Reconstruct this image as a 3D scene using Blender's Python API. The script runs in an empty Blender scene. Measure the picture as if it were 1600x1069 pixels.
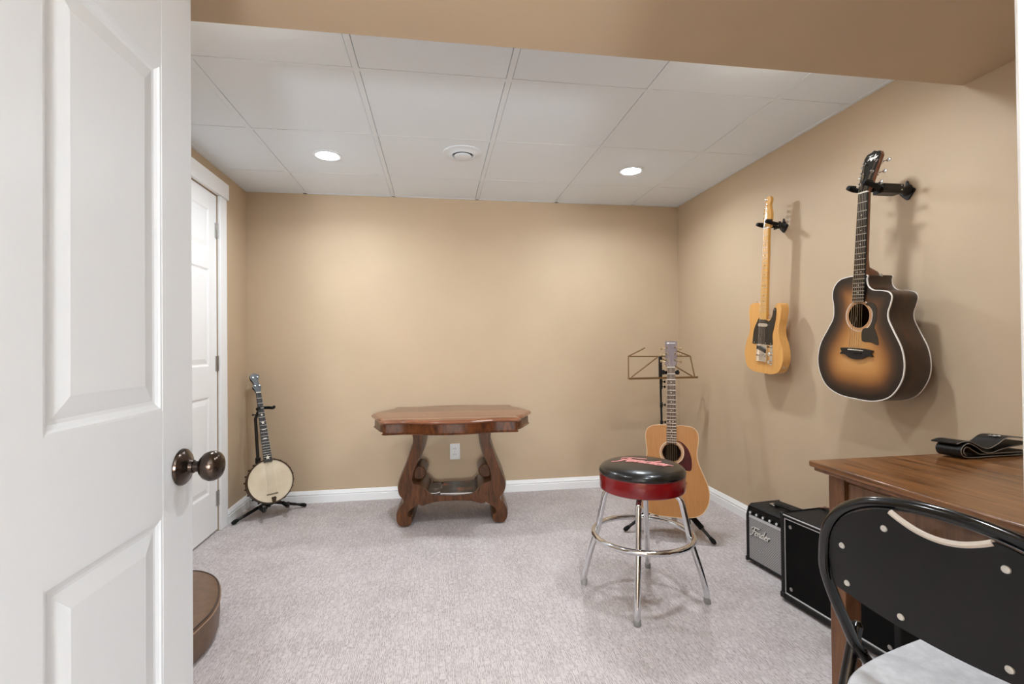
import bpy, bmesh, math, random
from mathutils import Vector, Matrix
from mathutils.geometry import tessellate_polygon, delaunay_2d_cdt
random.seed(4)
PI = math.pi
S = bpy.context.scene
COL = S.collection

# ------------------------------------------------------------------ camera, exposure, world
FPX, YAW, PITCH, ROLL, CAMZ = 762.64, .1519, .0090, -.0099, 1.0919
def cam_axes():
    cy, sy, cp, sp = math.cos(YAW), math.sin(YAW), math.cos(PITCH), math.sin(PITCH)
    fw = Vector((sy*cp, cy*cp, sp)); r = Vector((cy, -sy, 0)); u = r.cross(fw)
    return fw, r*math.cos(ROLL)+u*math.sin(ROLL), -r*math.sin(ROLL)+u*math.cos(ROLL)
fw, rt, up = cam_axes()
cd = bpy.data.cameras.new('camera'); cam = bpy.data.objects.new('camera', cd); COL.objects.link(cam)
cd.sensor_fit = 'HORIZONTAL'; cd.sensor_width = 36; cd.lens = FPX*36/1600; cd.clip_start = .01
cam.matrix_world = Matrix(((rt.x, up.x, -fw.x, 0), (rt.y, up.y, -fw.y, 0), (rt.z, up.z, -fw.z, CAMZ), (0, 0, 0, 1)))
S.camera = cam
S.view_settings.view_transform = 'Standard'; S.view_settings.look = 'None'
S.view_settings.gamma = 1; S.view_settings.use_curve_mapping = False
S.view_settings.exposure = 0.36
W = bpy.data.worlds.new('world'); S.world = W; W.use_nodes = True
W.node_tree.nodes['Background'].inputs[0].default_value = (.9, .95, 1, 1)
W.node_tree.nodes['Background'].inputs[1].default_value = .3
LAMP_W = 6.3       # each recessed room light
SOFFIT_W = 3.5     # recessed light in the bulkhead by the door
HALL_FILL_W = 185.0       # added fill lamp, out of view in the hallway behind the camera

# room dimensions (metres)
LX, RX, BY, CZ = -1.3108, 1.9024, 3.641, 2.1913
SOF_Y, SOF_Z = 1.500, 2.0265
FRY = .21                # room face of the wall the camera's doorway is in
HALL_Y = -1.7

# ------------------------------------------------------------------ materials
def lin(c):
    return tuple(((v/255)/12.92 if v/255 <= .04045 else ((v/255+.055)/1.055)**2.4) for v in c)+(1,)
_M = {}
def mat(name, c, rough=.5, metal=0, var=0, vscale=20, bump=0, bscale=200, coat=0, stretch=None, spec=None, c2=None):
    if name in _M: return _M[name]
    m = bpy.data.materials.new(name); m.use_nodes = True; nt = m.node_tree; b = nt.nodes['Principled BSDF']
    b.inputs['Base Color'].default_value = lin(c); b.inputs['Roughness'].default_value = rough; b.inputs['Metallic'].default_value = metal
    if coat: b.inputs['Coat Weight'].default_value = coat; b.inputs['Coat Roughness'].default_value = .06
    if spec is not None: b.inputs['Specular IOR Level'].default_value = spec
    tc = mp = None
    if var or c2 or bump:
        tc = nt.nodes.new('ShaderNodeTexCoord'); mp = nt.nodes.new('ShaderNodeMapping')
        nt.links.new(tc.outputs['Object'], mp.inputs[0])
        if stretch: mp.inputs['Scale'].default_value = stretch
    if var or c2:
        n = nt.nodes.new('ShaderNodeTexNoise'); n.inputs['Scale'].default_value = vscale; n.inputs['Detail'].default_value = 5
        nt.links.new(mp.outputs[0], n.inputs['Vector'])
        r = nt.nodes.new('ShaderNodeValToRGB'); r.color_ramp.elements[0].position = .32; r.color_ramp.elements[1].position = .68
        ca = lin([max(0, v*(1-var)) for v in c]); cb = lin(c2) if c2 else lin([min(255, v*(1+var)) for v in c])
        r.color_ramp.elements[0].color = ca; r.color_ramp.elements[1].color = cb
        nt.links.new(n.outputs['Fac'], r.inputs[0]); nt.links.new(r.outputs[0], b.inputs['Base Color'])
    if bump:
        n = nt.nodes.new('ShaderNodeTexNoise'); n.inputs['Scale'].default_value = bscale; n.inputs['Detail'].default_value = 3
        nt.links.new(mp.outputs[0], n.inputs['Vector'])
        bp = nt.nodes.new('ShaderNodeBump'); bp.inputs['Strength'].default_value = bump; bp.inputs['Distance'].default_value = .004
        nt.links.new(n.outputs['Fac'], bp.inputs['Height']); nt.links.new(bp.outputs[0], b.inputs['Normal'])
    _M[name] = m
    return m
def wood(name, c1, c2, scale=(1, 1, 1), rough=.35, coat=.3, dist=3, ws=6, spec=.5):
    """grain runs along the axis whose scale is smallest"""
    if name in _M: return _M[name]
    m = bpy.data.materials.new(name); m.use_nodes = True; nt = m.node_tree; b = nt.nodes['Principled BSDF']
    tc = nt.nodes.new('ShaderNodeTexCoord'); mp = nt.nodes.new('ShaderNodeMapping'); mp.inputs['Scale'].default_value = scale
    nt.links.new(tc.outputs['Object'], mp.inputs[0])
    n = nt.nodes.new('ShaderNodeTexNoise'); n.inputs['Scale'].default_value = ws; n.inputs['Detail'].default_value = 8
    n.inputs['Roughness'].default_value = .62; n.inputs['Distortion'].default_value = dist*.25
    nt.links.new(mp.outputs[0], n.inputs['Vector'])
    r = nt.nodes.new('ShaderNodeValToRGB'); e = r.color_ramp.elements
    e[0].position = .30; e[0].color = lin(c1); e[1].position = .68; e[1].color = lin(c2)
    x = e.new(.46); x.color = lin([(p*.45+q*.55) for p, q in zip(c1, c2)])
    nt.links.new(n.outputs['Fac'], r.inputs[0]); nt.links.new(r.outputs[0], b.inputs['Base Color'])
    b.inputs['Roughness'].default_value = rough; b.inputs['Specular IOR Level'].default_value = spec
    if coat: b.inputs['Coat Weight'].default_value = coat; b.inputs['Coat Roughness'].default_value = .12
    _M[name] = m
    return m
def emit(name, c, s):
    if name in _M: return _M[name]
    m = bpy.data.materials.new(name); m.use_nodes = True; b = m.node_tree.nodes['Principled BSDF']
    b.inputs['Base Color'].default_value = lin(c); b.inputs['Emission Color'].default_value = lin(c); b.inputs['Emission Strength'].default_value = s
    _M[name] = m; return m
def nodes_of(name):
    m = bpy.data.materials.new(name); m.use_nodes = True; _M[name] = m
    return m, m.node_tree, m.node_tree.nodes['Principled BSDF']

M_wall = mat('beige_paint', (196, 174, 146), .62, var=.012, vscale=3, bump=.05, bscale=350)
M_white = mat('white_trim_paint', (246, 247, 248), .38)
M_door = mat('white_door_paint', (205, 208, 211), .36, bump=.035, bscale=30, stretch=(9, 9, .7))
M_tile = mat('ceiling_tile', (238, 246, 253), .9, bump=.25, bscale=260)
M_grid = mat('ceiling_grid_white', (236, 244, 251), .5)
M_black = mat('black_metal', (9, 9, 10), .35)
M_blackp = mat('black_plastic', (11, 11, 12), .45)
M_rubber = mat('black_rubber', (8, 8, 8), .75, spec=.3)
M_chrome = mat('chrome', (225, 227, 230), .10, 1)
M_nickel = mat('satin_nickel', (190, 188, 184), .28, 1)
M_bronze = mat('dark_bronze', (70, 60, 54), .20, .92, var=.2, vscale=40)
M_string = mat('bronze_string', (190, 175, 150), .3, 1)
M_steel = mat('steel_string', (205, 205, 205), .25, 1)
M_fret = mat('fret_nickel', (215, 212, 204), .3, .9)
M_ivory = mat('ivory_white', (232, 226, 212), .4)

def carpet():
    m, nt, b = nodes_of('carpet')
    N, L = nt.nodes.new, nt.links.new
    def mth(op, a_, b_=None, c_=None):
        n = N('ShaderNodeMath'); n.operation = op
        for k, v in enumerate((a_, b_, c_)):
            if v is None: continue
            if isinstance(v, (int, float)): n.inputs[k].default_value = v
            else: L(v, n.inputs[k])
        return n.outputs[0]
    tc = N('ShaderNodeTexCoord'); wob = N('ShaderNodeTexNoise'); wob.inputs['Scale'].default_value = 22; L(tc.outputs['Object'], wob.inputs['Vector'])
    ad = N('ShaderNodeVectorMath'); ad.operation = 'MULTIPLY_ADD'; L(wob.outputs['Color'], ad.inputs[0]); ad.inputs[1].default_value = (.007, .010, 0); L(tc.outputs['Object'], ad.inputs[2])
    sp = N('ShaderNodeSeparateXYZ'); L(ad.outputs[0], sp.inputs[0]); X, Y = sp.outputs[0], sp.outputs[1]
    def cells(cw, cl, seed):
        """loops run along y in columns of width cw; every column starts at its own offset"""
        cx_ = mth('DIVIDE', X, cw); col = mth('FLOOR', cx_)
        w1 = N('ShaderNodeTexWhiteNoise'); w1.noise_dimensions = '1D'; L(mth('ADD', col, seed), w1.inputs['W'])
        cy_ = mth('ADD', mth('DIVIDE', Y, cl), mth('MULTIPLY', w1.outputs['Value'], 7)); row = mth('FLOOR', cy_)
        cv = N('ShaderNodeCombineXYZ'); L(col, cv.inputs[0]); L(row, cv.inputs[1]); cv.inputs[2].default_value = seed
        w2 = N('ShaderNodeTexWhiteNoise'); L(cv.outputs[0], w2.inputs['Vector'])
        gx_ = mth('ABSOLUTE', mth('SUBTRACT', mth('FRACT', cx_), .5)); gy_ = mth('ABSOLUTE', mth('SUBTRACT', mth('FRACT', cy_), .5))
        return w2.outputs['Value'], gx_, gy_
    v1, gx1, gy1 = cells(.0062, .030, 3.1); v2, gx2, gy2 = cells(.022, .032, 9.7)
    dash = mth('GREATER_THAN', v1, .60)                                  # dark dashes
    groove = mth('MULTIPLY', mth('GREATER_THAN', gx1, .36), mth('LESS_THAN', v1, .45))
    block = mth('GREATER_THAN', v2, .80); bedge = mth('MULTIPLY', block, mth('MAXIMUM', mth('GREATER_THAN', gx2, .42), mth('GREATER_THAN', gy2, .45)))
    dark = mth('MAXIMUM', mth('MULTIPLY', dash, .26), mth('MULTIPLY', groove, .62))
    dark = mth('MULTIPLY', dark, mth('SUBTRACT', 1, mth('MULTIPLY', block, .75)))
    dark = mth('MAXIMUM', dark, mth('MULTIPLY', bedge, .4))
    sm = N('ShaderNodeMapping'); sm.inputs['Scale'].default_value = (1, .2, 1); L(tc.outputs['Object'], sm.inputs[0])
    f = N('ShaderNodeTexNoise'); f.inputs['Scale'].default_value = 300; f.inputs['Detail'].default_value = 3; L(sm.outputs[0], f.inputs['Vector'])
    big = N('ShaderNodeTexNoise'); big.inputs['Scale'].default_value = 6; big.inputs['Detail'].default_value = 4; L(tc.outputs['Object'], big.inputs['Vector'])
    dark = mth('ADD', dark, mth('MULTIPLY', mth('SUBTRACT', f.outputs['Fac'], .46), 1.7)); dark = mth('ADD', dark, mth('MULTIPLY', mth('SUBTRACT', big.outputs['Fac'], .5), .5))
    r = N('ShaderNodeValToRGB'); e = r.color_ramp.elements; e[0].position = 0; e[0].color = lin((208, 200, 199)); e[1].position = 1; e[1].color = lin((132, 120, 118))
    L(dark, r.inputs[0]); L(r.outputs[0], b.inputs['Base Color']); b.inputs['Roughness'].default_value = .95; b.inputs['Specular IOR Level'].default_value = .1
    bp = N('ShaderNodeBump'); bp.inputs['Strength'].default_value = .5; bp.inputs['Distance'].default_value = .004; bp.invert = True; L(dark, bp.inputs['Height']); L(bp.outputs[0], b.inputs['Normal'])
    return m
M_carpet = carpet()

# ------------------------------------------------------------------ mesh helpers
class MB:
    def __init__(s): s.v = []; s.f = []; s.m = []
    def add(s, vs, fs, mi=0):
        o = len(s.v); s.v += [tuple(v) for v in vs]; s.f += [tuple(i+o for i in f) for f in fs]; s.m += [mi]*len(fs)
        return s
    def box(s, x0, x1, y0, y1, z0, z1, mi=0, mx=None):
        vs = [Vector((x, y, z)) for x in (x0, x1) for y in (y0, y1) for z in (z0, z1)]
        if mx is not None: vs = [mx @ v for v in vs]
        return s.add(vs, [(0, 1, 3, 2), (4, 6, 7, 5), (0, 4, 5, 1), (2, 3, 7, 6), (0, 2, 6, 4), (1, 5, 7, 3)], mi)
    def prism(s, pts, a, b, plane='xz', mi=0):
        """closed 2D outline extruded from a to b along the axis normal to plane"""
        mk = {'xz': lambda p, t: (p[0], t, p[1]), 'xy': lambda p, t: (p[0], p[1], t), 'yz': lambda p, t: (t, p[0], p[1])}[plane]
        n = len(pts); vs = [mk(p, a) for p in pts]+[mk(p, b) for p in pts]
        tr = tessellate_polygon([[Vector((p[0], p[1], 0)) for p in pts]])
        fs = [tuple(t) for t in tr]+[tuple(i+n for i in reversed(t)) for t in tr]
        fs += [(i, i+n, (i+1) % n+n, (i+1) % n) for i in range(n)]
        return s.add(vs, fs, mi)
    def tube(s, path, r, seg=10, closed=False, mi=0, caps=True):
        P = [Vector(p) for p in path]; n = len(P)
        R = r if isinstance(r, (list, tuple)) else [r]*n
        T = []
        for i in range(n):
            if closed: t = P[(i+1) % n]-P[i-1]
            else: t = P[min(i+1, n-1)]-P[max(i-1, 0)]
            T.append(t.normalized() if t.length > 1e-9 else Vector((0, 0, 1)))
        a = Vector((0, 0, 1)) if abs(T[0].z) < .9 else Vector((1, 0, 0))
        N = (a-T[0]*a.dot(T[0])).normalized(); vs = []
        for i in range(n):
            N = (N-T[i]*N.dot(T[i])).normalized(); B = T[i].cross(N)
            for k in range(seg):
                q = 2*PI*k/seg; vs.append(P[i]+(N*math.cos(q)+B*math.sin(q))*R[i])
        fs = []
        for i in range(n if closed else n-1):
            j = (i+1) % n
            for k in range(seg):
                k2 = (k+1) % seg; fs.append((i*seg+k, i*seg+k2, j*seg+k2, j*seg+k))
        if caps and not closed:
            fs.append(tuple(reversed(range(seg)))); fs.append(tuple((n-1)*seg+k for k in range(seg)))
        return s.add(vs, fs, mi)
    def lathe(s, prof, o=(0, 0, 0), axis=(0, 0, 1), seg=32, mi=0, ang=None):
        """prof: (radius, distance along axis)"""
        ax = Vector(axis).normalized(); a = Vector((1, 0, 0)) if abs(ax.x) < .9 else Vector((0, 1, 0))
        U = (a-ax*a.dot(ax)).normalized(); V = ax.cross(U); O = Vector(o); vs = []; fs = []
        for r, h in prof:
            for k in range(seg):
                q = 2*PI*k/seg; vs.append(O+ax*h+(U*math.cos(q)+V*math.sin(q))*max(r, 1e-5))
        for i in range(len(prof)-1):
            for k in range(seg):
                k2 = (k+1) % seg; fs.append((i*seg+k, i*seg+k2, (i+1)*seg+k2, (i+1)*seg+k))
        if tuple(prof[0]) != tuple(prof[-1]):
            fs.append(tuple(reversed(range(seg)))); fs.append(tuple((len(prof)-1)*seg+k for k in range(seg)))
        return s.add(vs, fs, mi)
    def build(s, name, m, parent=None, bevel=0, bseg=2, smooth=30, loc=None):
        me = bpy.data.meshes.new(name); me.from_pydata(s.v, [], s.f)
        ms = m if isinstance(m, (list, tuple)) else [m]
        for x in ms: me.materials.append(x)
        if len(ms) > 1:
            for p, i in zip(me.polygons, s.m): p.material_index = i
        bm = bmesh.new(); bm.from_mesh(me); bmesh.ops.remove_doubles(bm, verts=bm.verts, dist=1e-6); bmesh.ops.recalc_face_normals(bm, faces=bm.faces); bm.to_mesh(me); bm.free()
        if smooth: me.shade_smooth(); me.set_sharp_from_angle(angle=math.radians(smooth))
        o = bpy.data.objects.new(name, me); COL.objects.link(o)
        if parent: o.parent = parent
        if loc: o.location = loc
        if bevel:
            b = o.modifiers.new('bevel', 'BEVEL'); b.width = bevel; b.segments = bseg; b.limit_method = 'ANGLE'; b.angle_limit = math.radians(40)
        return o
def tag(o, label, cat, group=None, kind=None):
    o['label'] = label; o['category'] = cat
    if group: o['group'] = group
    if kind: o['kind'] = kind
    return o
def thing(name, label, cat, loc=(0, 0, 0), rot=(0, 0, 0), group=None, kind=None):
    o = bpy.data.objects.new(name, None); o.empty_display_size = .05; COL.objects.link(o)
    o.location = loc; o.rotation_euler = rot
    return tag(o, label, cat, group, kind)
def clone(src, parent, loc, name=None):
    c = src.copy(); COL.objects.link(c); c.parent = parent; c.location = loc
    return c
def cr(P, n=8, closed=False):
    """Catmull-Rom through points (2D or 3D)"""
    P = [Vector(p) for p in P]; out = []; N = len(P)
    for i in range(N if closed else N-1):
        p0 = P[i-1] if (closed or i > 0) else P[0]; p1 = P[i]; p2 = P[(i+1) % N]; p3 = P[(i+2) % N] if closed or i+2 < N else P[-1]
        for k in range(n):
            t = k/n
            out.append(.5*((2*p1)+(p2-p0)*t+(2*p0-5*p1+4*p2-p3)*t*t+(3*p1-p0-3*p2+p3)*t**3))
    if not closed: out.append(P[-1])
    return out
def circ(c, r, n=32, a0=0): return [(c[0]+r*math.cos(a0+2*PI*k/n), c[1]+r*math.sin(a0+2*PI*k/n)) for k in range(n)]
def offset_poly(P, d):
    """inset a closed 2D polygon by d (positive = inwards for either winding)"""
    n = len(P); A = sum(P[i][0]*P[(i+1) % n][1]-P[(i+1) % n][0]*P[i][1] for i in range(n))
    sg = 1 if A > 0 else -1; out = []
    for i in range(n):
        a = Vector((P[i][0]-P[i-1][0], P[i][1]-P[i-1][1])); b = Vector((P[(i+1) % n][0]-P[i][0], P[(i+1) % n][1]-P[i][1]))
        t = a.normalized()+b.normalized()
        t = t.normalized() if t.length > 1e-6 else b.normalized()
        nn = Vector((-t.y, t.x))*sg; out.append((P[i][0]+nn.x*d, P[i][1]+nn.y*d))
    return out

# stroke lettering: each glyph is a list of polylines; advance width last
GL = {
 'F': ([[(.02, .70), (.10, .92), (.45, 1.0), (.95, .98), (1.30, 1.06)], [(.50, .98), (.42, .55), (.28, .08), (.08, -.12), (-.10, -.05)], [(.12, .46), (.45, .52), (.80, .56)]], .62),
 'T': ([[(-.05, .88), (.15, 1.0), (.85, 1.02), (1.0, 1.1)], [(.48, 1.0), (.40, .5), (.28, .02), (.12, -.08)]], .60),
 'e': ([[(.02, .24), (.26, .30), (.36, .44), (.22, .52), (.06, .34), (.08, .10), (.24, .02), (.46, .18)]], .46),
 'n': ([[(0, .18), (.12, .50), (.06, .02)], [(.08, .30), (.26, .50), (.36, .42), (.32, .10), (.40, .04), (.52, .18)]], .52),
 'd': ([[(.40, .44), (.20, .52), (.04, .26), (.14, .02), (.32, .16), (.44, .55), (.54, 1.0)], [(.44, .55), (.40, .12), (.48, .02), (.60, .18)]], .58),
 'r': ([[(0, .18), (.12, .52), (.06, .02)], [(.09, .30), (.24, .50), (.40, .44)]], .42),
 'a': ([[(.36, .44), (.18, .50), (.04, .24), (.12, .02), (.28, .14), (.38, .48)], [(.38, .48), (.34, .10), (.42, .03), (.52, .16)]], .50),
 'y': ([[(0, .18), (.08, .50), (.06, .14), (.16, .03), (.34, .48)], [(.36, .50), (.30, .0), (.16, -.36), (.02, -.26), (.22, -.05), (.46, .16)]], .48),
 'l': ([[(0, .16), (.20, .70), (.22, 1.0), (.12, .96), (.06, .4), (.12, .03), (.26, .16)]], .28),
 'o': ([[(.22, .50), (.05, .32), (.08, .06), (.22, .02), (.34, .22), (.24, .50), (.32, .40), (.46, .46)]], .44),
}
def script(mb, text, h, w, fn, thick, shear=.28, mi=0):
    """brush lettering; fn maps (u, v, t) in metres to a 3D point"""
    x = 0
    for ch in text:
        st, adv = GL[ch]
        for pl in st:
            P = cr([(p[0]+x+shear*p[1], p[1]) for p in pl], 5); n = len(P); L = []; R = []
            for i in range(n):
                t = (P[min(i+1, n-1)]-P[max(i-1, 0)]).normalized(); nn = Vector((-t.y, t.x))
                k = w*(.65+.5*abs(t.y))*(.6 if i in (0, n-1) else 1); L.append(P[i]*h+nn*k); R.append(P[i]*h-nn*k)
            vs = [fn(p.x, p.y, 0) for p in L]+[fn(p.x, p.y, 0) for p in R]+[fn(p.x, p.y, thick) for p in L]+[fn(p.x, p.y, thick) for p in R]
            fs = []
            for i in range(n-1):
                fs += [(i, i+1, n+i+1, n+i), (2*n+i, 3*n+i, 3*n+i+1, 2*n+i+1), (i, 2*n+i, 2*n+i+1, i+1), (n+i, n+i+1, 3*n+i+1, 3*n+i)]
            mb.add(vs, fs, mi)
        x += adv
    return x*h

# ================================================================== SETTING
def struct(mb, name, m, label, cat, **k):
    return tag(mb.build(name, m, **k), label, cat, kind='structure')
CD0, CD1, CDH = 2.412, 3.184, 2.022            # closet door opening in the left wall
JX0, JX1, DH = -.452, .3165, 2.035             # doorway the camera stands in
struct(MB().box(LX-.1, RX+.1, HALL_Y-.1, BY+.1, -.06, 0), 'floor', M_carpet, 'pale grey patterned carpet covering the whole floor', 'floor')
struct(MB().box(LX-.1, RX+.1, BY, BY+.1, 0, CZ+.1), 'wall_back', M_wall, 'beige painted back wall behind the carved table', 'wall')
struct(MB().box(RX, RX+.1, HALL_Y, BY, 0, CZ+.1), 'wall_right', M_wall, 'beige painted right wall on which two guitars hang', 'wall')
struct(MB().box(LX-.1, LX, HALL_Y, CD0, 0, CZ+.1).box(LX-.1, LX, CD1, BY, 0, CZ+.1).box(LX-.1, LX, CD0, CD1, CDH, CZ+.1),
       'wall_left', M_wall, 'beige painted left wall with the closed white door', 'wall')
struct(MB().box(LX, JX0-.02, FRY-.12, FRY, 0, CZ+.1).box(JX1+.02, RX, FRY-.12, FRY, 0, CZ+.1).box(JX0-.02, JX1+.02, FRY-.12, FRY, DH+.02, CZ+.1),
       'wall_front', M_wall, 'beige wall with the doorway beside the desk', 'wall')
struct(MB().box(LX, RX, HALL_Y-.1, HALL_Y, 0, CZ+.1), 'wall_hallway', M_wall, 'beige hallway wall facing the doorway', 'wall')
struct(MB().box(LX, RX, FRY, SOF_Y, SOF_Z, CZ+.05), 'soffit', M_wall, 'beige painted dropped bulkhead below the tiled ceiling', 'bulkhead')
struct(MB().box(LX-.1, RX+.1, HALL_Y, FRY-.1, CZ, CZ+.1), 'ceiling_hallway', M_grid, 'white hallway ceiling outside the doorway', 'ceiling')

# suspended ceiling: backing, tiles, grid runners
ceil = struct(MB().box(LX-.1, RX+.1, FRY-.1, BY+.1, CZ+.05, CZ+.1), 'ceiling', M_tile, 'white suspended ceiling of square tiles in a grid', 'ceiling')
T = .6096; gx = [.3014+T*k for k in (-2, -1, 0, 1, 2)]; gy = [3.2059-T*k for k in (2, 1, 0)]
xs = [LX]+gx+[RX]; ys = [SOF_Y]+gy+[BY]
cache = {}
for i in range(len(xs)-1):
    for j in range(len(ys)-1):
        w, d = xs[i+1]-xs[i], ys[j+1]-ys[j]; key = (round(w, 4), round(d, 4)); cxy = ((xs[i]+xs[i+1])/2, (ys[j]+ys[j+1])/2, CZ+.001)
        if key in cache: clone(cache[key], ceil, cxy)
        else: cache[key] = MB().box(-w/2+.0142, w/2-.0142, -d/2+.0142, d/2-.0142, 0, .02).build('ceiling_tile', M_tile, ceil, loc=cxy)
for x in gx: MB().box(x-.012, x+.012, SOF_Y, BY, CZ-.001, CZ+.04).build('grid_runner', M_grid, ceil)
for j, y in enumerate(gy):
    for i in range(len(xs)-1):
        a, b = xs[i]+(.012 if i else 0), xs[i+1]-(.012 if i < len(xs)-2 else 0)
        MB().box(a, b, y-.012, y+.012, CZ, CZ+.03).build('cross_runner', M_grid, ceil)
for a in ((LX, LX+.02, SOF_Y, BY), (RX-.02, RX, SOF_Y, BY), (LX+.02, RX-.02, BY-.02, BY)):
    MB().box(*a, CZ-.001, CZ+.006).build('wall_angle', M_grid, ceil)

# baseboards: profiled
BBP = [(0, 0), (.015, 0), (.016, .048), (.011, .0505), (.011, .054), (.0145, .058), (.0145, .062), (.0095, .069), (.008, .077), (.004, .084), (0, .084)]
def baseboard(name, label, p, q):
    """p -> q along the wall; profile sticks out to the left of the run"""
    p, q = Vector(p), Vector(q); t = (q-p).normalized(); nn = Vector((-t.y, t.x)); n = len(BBP)
    vs = [(e.x+nn.x*a, e.y+nn.y*a, z) for e in (p, q) for a, z in BBP]
    fs = [(i, (i+1) % n, (i+1) % n+n, i+n) for i in range(n)]+[tuple(range(n)), tuple(range(n, 2*n))]
    struct(MB().add(vs, fs), name, M_white, label, 'baseboard')
baseboard('baseboard_back', 'white moulded baseboard along the back wall', (RX, BY), (LX, BY))
baseboard('baseboard_right', 'white moulded baseboard along the right wall', (RX, FRY), (RX, BY-.015))
baseboard('baseboard_left', 'short white baseboard between closed door and back corner', (LX, BY-.015), (LX, CD1+.102))
baseboard('baseboard_leftnear', 'white baseboard along left wall behind the open door', (LX, CD0-.102), (LX, FRY))

# panelled doors
def door_leaf(root, Wd, H, Th, m, stile=.10, mul=.064, rows=((.235, .805), (.979, 1.552), (1.66, 1.905))):
    """leaf in local x 0..Wd, z 0..H, thickness y 0..Th; six raised panels per face"""
    xa, xb = (stile, (Wd-mul)/2), ((Wd+mul)/2, Wd-stile)
    for x0, x1 in ((0, stile), (Wd-stile, Wd)): MB().box(x0, x1, 0, Th, 0, H).build('stile', m, root, bevel=.0012, bseg=1)
    zs = [0]+[v for r in rows for v in r]+[H]
    for k in range(0, len(zs), 2): MB().box(stile, Wd-stile, .0001, Th-.0001, zs[k], zs[k+1]).build('rail', m, root)
    for z0, z1 in rows: MB().box(xa[1], xb[0], .0001, Th-.0001, z0, z1).build('mullion', m, root)
    rings = [(0, .0005), (.004, .0008), (.007, .0026), (.013, .0050), (.018, .0056), (.040, .0022), (.045, .0014)]
    for x0, x1 in (xa, xb):
        for z0, z1 in rows:
            mb = MB()
            for face in (0, 1):
                vs = []; fs = []
                for d, y in rings:
                    yy = y if face == 0 else Th-y
                    vs += [(x0+d, yy, z0+d), (x1-d, yy, z0+d), (x1-d, yy, z1-d), (x0+d, yy, z1-d)]
                for k in range(len(rings)-1):
                    for e in range(4): fs.append((k*4+e, k*4+(e+1) % 4, k*4+4+(e+1) % 4, k*4+4+e))
                fs.append(tuple((len(rings)-1)*4+e for e in range(4))); mb.add(vs, fs)
            # close the edges between both faces
            n = len(rings)*4
            mb.f += [(e, n+e, n+(e+1) % 4, (e+1) % 4) for e in range(4)]; mb.m += [0]*4
            mb.build('panel', m, root, smooth=0)
def knob(root, x, z, y, sgn):
    """rosette on the face at y, knob sticking out towards sgn*y"""
    k = MB().lathe([(.0, 0), (.0315, 0), (.0325, .002), (.0315, .0055), (.027, .0095), (.018, .0125), (.0125, .016), (.0115, .021)], (x, y, z), (0, sgn, 0), 40).build('rosette', M_bronze, root)
    MB().lathe([(.0095, .019), (.0095, .030), (.0125, .0315), (.0175, .034), (.0235, .040), (.0265, .048), (.0262, .055), (.0235, .0615), (.019, .0655), (.012, .0675), (0, .068)], (x, y, z), (0, sgn, 0), 40).build('knob', M_bronze, root)
# near door, open at a right angle along +Y: local x -> world +Y, front face (y=0) -> world +X
d1 = thing('door_1', 'white six-panel door standing open beside the camera with dark bronze knob', 'door', (-.45, .228, .012), (0, 0, PI/2), kind='structure')
# local +y -> world -X, so the visible face is y=0
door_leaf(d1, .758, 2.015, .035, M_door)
knob(d1, .717, .872, 0, -1); knob(d1, .717, .872, .035, 1)
MB().box(.757, .7592, .006, .029, .842, .902).build('latch_plate', M_bronze, d1)
for z in (.18, 1.0, 1.82): MB().tube([(-.004, -.004, z-.045), (-.004, -.004, z+.045)], .006, 10).build('hinge', M_nickel, d1)
# closed closet door in the left wall: local x -> world -Y; visible face y=0 -> +X
d2 = thing('door_2', 'closed white six-panel door in the left wall beside the banjo', 'door', (LX-.004, CD0+.004, .012), (0, 0, PI/2), kind='structure')
door_leaf(d2, CD1-CD0-.008, CDH-.016, .035, M_white)
for z in (.187, .995, 1.795):
    h = MB().tube([(CD1-CD0-.006, -.005, z-.045), (CD1-CD0-.006, -.005, z+.045)], .0055, 10).box(CD1-CD0-.03, CD1-CD0-.006, -.0035, .0005, z-.045, z+.045).build('hinge', M_nickel, d2)
knob(d2, .06, .90, 0, -1)
# closet jamb + casing
tr = thing('trim_1', 'white casing with wide flat header around the closed door', 'door casing', (LX, CD1, 0), kind='structure')
def cas(name, y0, y1, z0, z1, th=.017): return MB().box(0, th, y0-CD1, y1-CD1, z0, z1).build(name, M_white, tr, bevel=.003)
cas('casing_leg', CD1, CD1+.094, 0, CDH+.002); cas('casing_leg', CD0-.094, CD0, 0, CDH+.002)
cas('header', CD0-.112, CD1+.112, CDH+.002, CDH+.100, .024)
for y in (CD0-.02, CD1): MB().box(-.1, -.0, y-CD1, y+.02-CD1 if y < CD1 else .001, 0, CDH).build('jamb', M_white, tr) if y < CD1 else None
# doorway jamb + casing around the camera
tr = thing('trim_2', 'white doorway jamb and casing at the right picture edge', 'door casing', (JX1, FRY, 0), kind='structure')
def cas2(name, x0, x1, y0, y1, z0, z1): return MB().box(x0-JX1, x1-JX1, y0-FRY, y1-FRY, z0, z1).build(name, M_white, tr, bevel=.003)
cas2('jamb', JX1+.003, JX1+.02, FRY-.125, FRY+.001, 0, DH+.02); cas2('jamb', JX0-.02, JX0, FRY-.125, FRY+.001, 0, DH+.02)
cas2('jamb_head', JX0, JX1, FRY-.125, FRY+.001, DH, DH+.02)
cas2('casing_leg', JX1+.003, JX1+.074, FRY, FRY+.016, 0, DH+.004-.03); cas2('casing_leg', JX0-.074, JX0-.004, FRY, FRY+.016, 0, DH-.026)

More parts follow.
